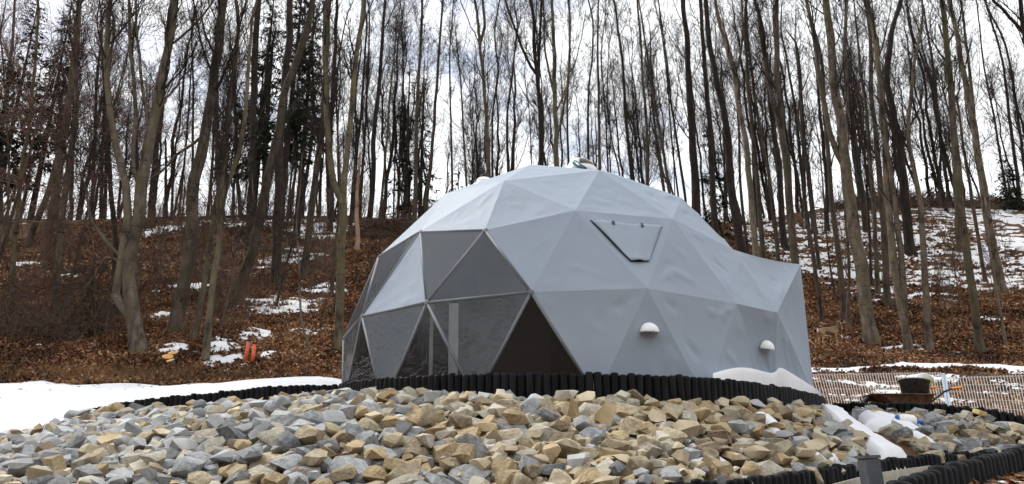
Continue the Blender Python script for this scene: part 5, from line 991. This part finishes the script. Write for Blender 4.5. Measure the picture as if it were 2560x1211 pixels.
# litter on the right bank
q = hitY(2262, 1074, 7, 9); q = q - [0, .1, 0]; e = empty('plastic_jug', q + [0, 0, .09], 'white plastic jug with blue ends lying half in snow on the stones', 'jug'); Mw = Matrix.Rotation(math.pi / 2, 3, 'Y'); b = MB(); b.lathe([(.001, -.10), (.06, -.1), (.075, -.07), (.08, 0), (.075, .06), (.05, .09), (.001, .1)], 16, Mw); link('jug_body', b.mesh('jug_body', True), e, M['white']); b = MB(); b.lathe([(.001, -.135), (.055, -.13), (.06, -.1), (.05, -.09)], 14, Mw); link('jug_base', b.mesh('jug_base', True), e, M['bluep']); b = MB(); b.lathe([(.03, .09), (.03, .15), (.025, .16), (.001, .16)], 12, Mw); link('jug_cap', b.mesh('jug_cap', True), e, M['bluep']); e.rotation_euler = (0, R(8), R(-12))
q = hitY(2440, 1062, 7, 9); e = empty('wood_block', q + [0, -.12, .13], 'yellowish wood block lying on the stones under the edging', 'wood block'); b = MB(); b.box((0, 0, 0), (.13, .1, .055)); o = link('block', b.mesh('block'), e, M['block']); bv = o.modifiers.new('b', 'BEVEL'); bv.width = .006; e.rotation_euler = (R(20), R(12), R(25))

# ------------------------------------------------------------------ deer
p = hit(2078, 873, 18); sc = 68 / FPX * p[1] / 1.02
e = empty('deer', p, 'brown roe deer standing in fallen leaves, head turned to the viewer', 'deer')
J = {'pel': (-.28, 0, .66, .125), 'mid': (0, 0, .64, .125), 'che': (.25, 0, .64, .13), 'nec': (.36, -.02, .78, .07), 'hed': (.41, -.06, .93, .062), 'muz': (.44, -.16, .885, .03), 'tail': (-.42, 0, .68, .05)}
EDG = [('pel', 'mid'), ('mid', 'che'), ('che', 'nec'), ('nec', 'hed'), ('hed', 'muz'), ('pel', 'tail')]
for s, nm, ox in ((-1, 'n', .0), (1, 'f', -.10)):
    J[nm + 'h1'] = (-.27 + ox, s * .075, .52, .075); J[nm + 'h2'] = (-.22 + ox, s * .08, .40, .045); J[nm + 'h3'] = (-.31 + ox, s * .08, .27, .024); J[nm + 'h4'] = (-.25 + ox, s * .08, .04, .016); J[nm + 'h5'] = (-.22 + ox, s * .08, .0, .02); EDG += [('pel', nm + 'h1'), (nm + 'h1', nm + 'h2'), (nm + 'h2', nm + 'h3'), (nm + 'h3', nm + 'h4'), (nm + 'h4', nm + 'h5')]
    fx = .0 if s < 0 else .13
    J[nm + 'f1'] = (.23, s * .065, .5, .055); J[nm + 'f2'] = (.22 + fx * .4, s * .07, .32, .026); J[nm + 'f3'] = (.21 + fx, s * .07, .06, .016); J[nm + 'f4'] = (.23 + fx, s * .07, .0, .02); EDG += [('che', nm + 'f1'), (nm + 'f1', nm + 'f2'), (nm + 'f2', nm + 'f3'), (nm + 'f3', nm + 'f4')]
    J[nm + 'e1'] = (.41 + s * .045 - .0, -.04 - s * .02, .985, .02); J[nm + 'e2'] = (.41 + s * .085, -.045 - s * .04, 1.03, .026); J[nm + 'e3'] = (.41 + s * .11, -.045 - s * .05, 1.085, .008); EDG += [('hed', nm + 'e1'), (nm + 'e1', nm + 'e2'), (nm + 'e2', nm + 'e3')]
ks = list(J); me = bpy.data.meshes.new('body'); me.from_pydata([J[k][:3] for k in ks], [(ks.index(a), ks.index(b_)) for a, b_ in EDG], []); tmp = bpy.data.objects.new('tmp', me); COL.objects.link(tmp); tmp.modifiers.new('skin', 'SKIN'); sv = me.skin_vertices[0].data
for i, k in enumerate(ks): sv[i].radius = (J[k][3],) * 2; sv[i].use_root = (k == 'pel')
sb = tmp.modifiers.new('s', 'SUBSURF'); sb.levels = sb.render_levels = 2
dg = bpy.context.evaluated_depsgraph_get(); bm_ = bpy.data.meshes.new_from_object(tmp.evaluated_get(dg)); bpy.data.objects.remove(tmp); bm_.name = 'body'; bm_.materials.clear()
for pl in bm_.polygons: pl.use_smooth = True
m, t_, bs = mat('deer_coat'); n_, l_ = t_.nodes, t_.links; tcn = n_.new('ShaderNodeTexCoord'); sx = n_.new('ShaderNodeSeparateXYZ'); l_.new(tcn.outputs['Object'], sx.inputs[0]); cr = n_.new('ShaderNodeValToRGB'); el = cr.color_ramp.elements; el[0].position = .2; el[0].color = (.42, .23, .11, 1); el[1].position = .76; el[1].color = (.12, .085, .055, 1); x_ = el.new(.58); x_.color = (.32, .21, .12, 1); l_.new(sx.outputs['Z'], cr.inputs[0]); l_.new(cr.outputs[0], bs.inputs['Base Color']); bs.inputs['Roughness'].default_value = .9
link('body', bm_, e, m)
M['deer_white'] = simple('white_fur', (.6, .56, .5), .9, .1, 10); M['deer_dark'] = simple('dark_nose', (.01, .009, .008), .5, .2, 10)
def blobm(c, r, s=(1, 1, 1)): b = MB(); b.lathe([(r * math.cos(t) + 1e-4, r * math.sin(t)) for t in np.linspace(-1.57, 1.57, 7)], 10); b.v = [Vector((v[0] * s[0], v[1] * s[1], v[2] * s[2])) + Vector(c) for v in b.v]; return b
link('rump_patch', blobm((-.415, -.02, .62), .06, (.6, 1, 1.5)).mesh('rump_patch', True), e, M['deer_white']); link('chin', blobm((.435, -.15, .865), .028).mesh('chin', True), e, M['deer_white']); link('nose', blobm((.447, -.195, .888), .017).mesh('nose', True), e, M['deer_dark'])
for s in (-1, 1): link('eye', blobm((.41 + s * .045, -.115, .94), .012).mesh('eye', True), e, M['deer_dark'])
e.scale = (sc, sc, sc); e.location.z += .06
uniq = sum(len(m_.loops) - 2 * len(m_.polygons) for m_ in bpy.data.meshes); print('unique triangles', uniq, 'objects', len(COL.objects))
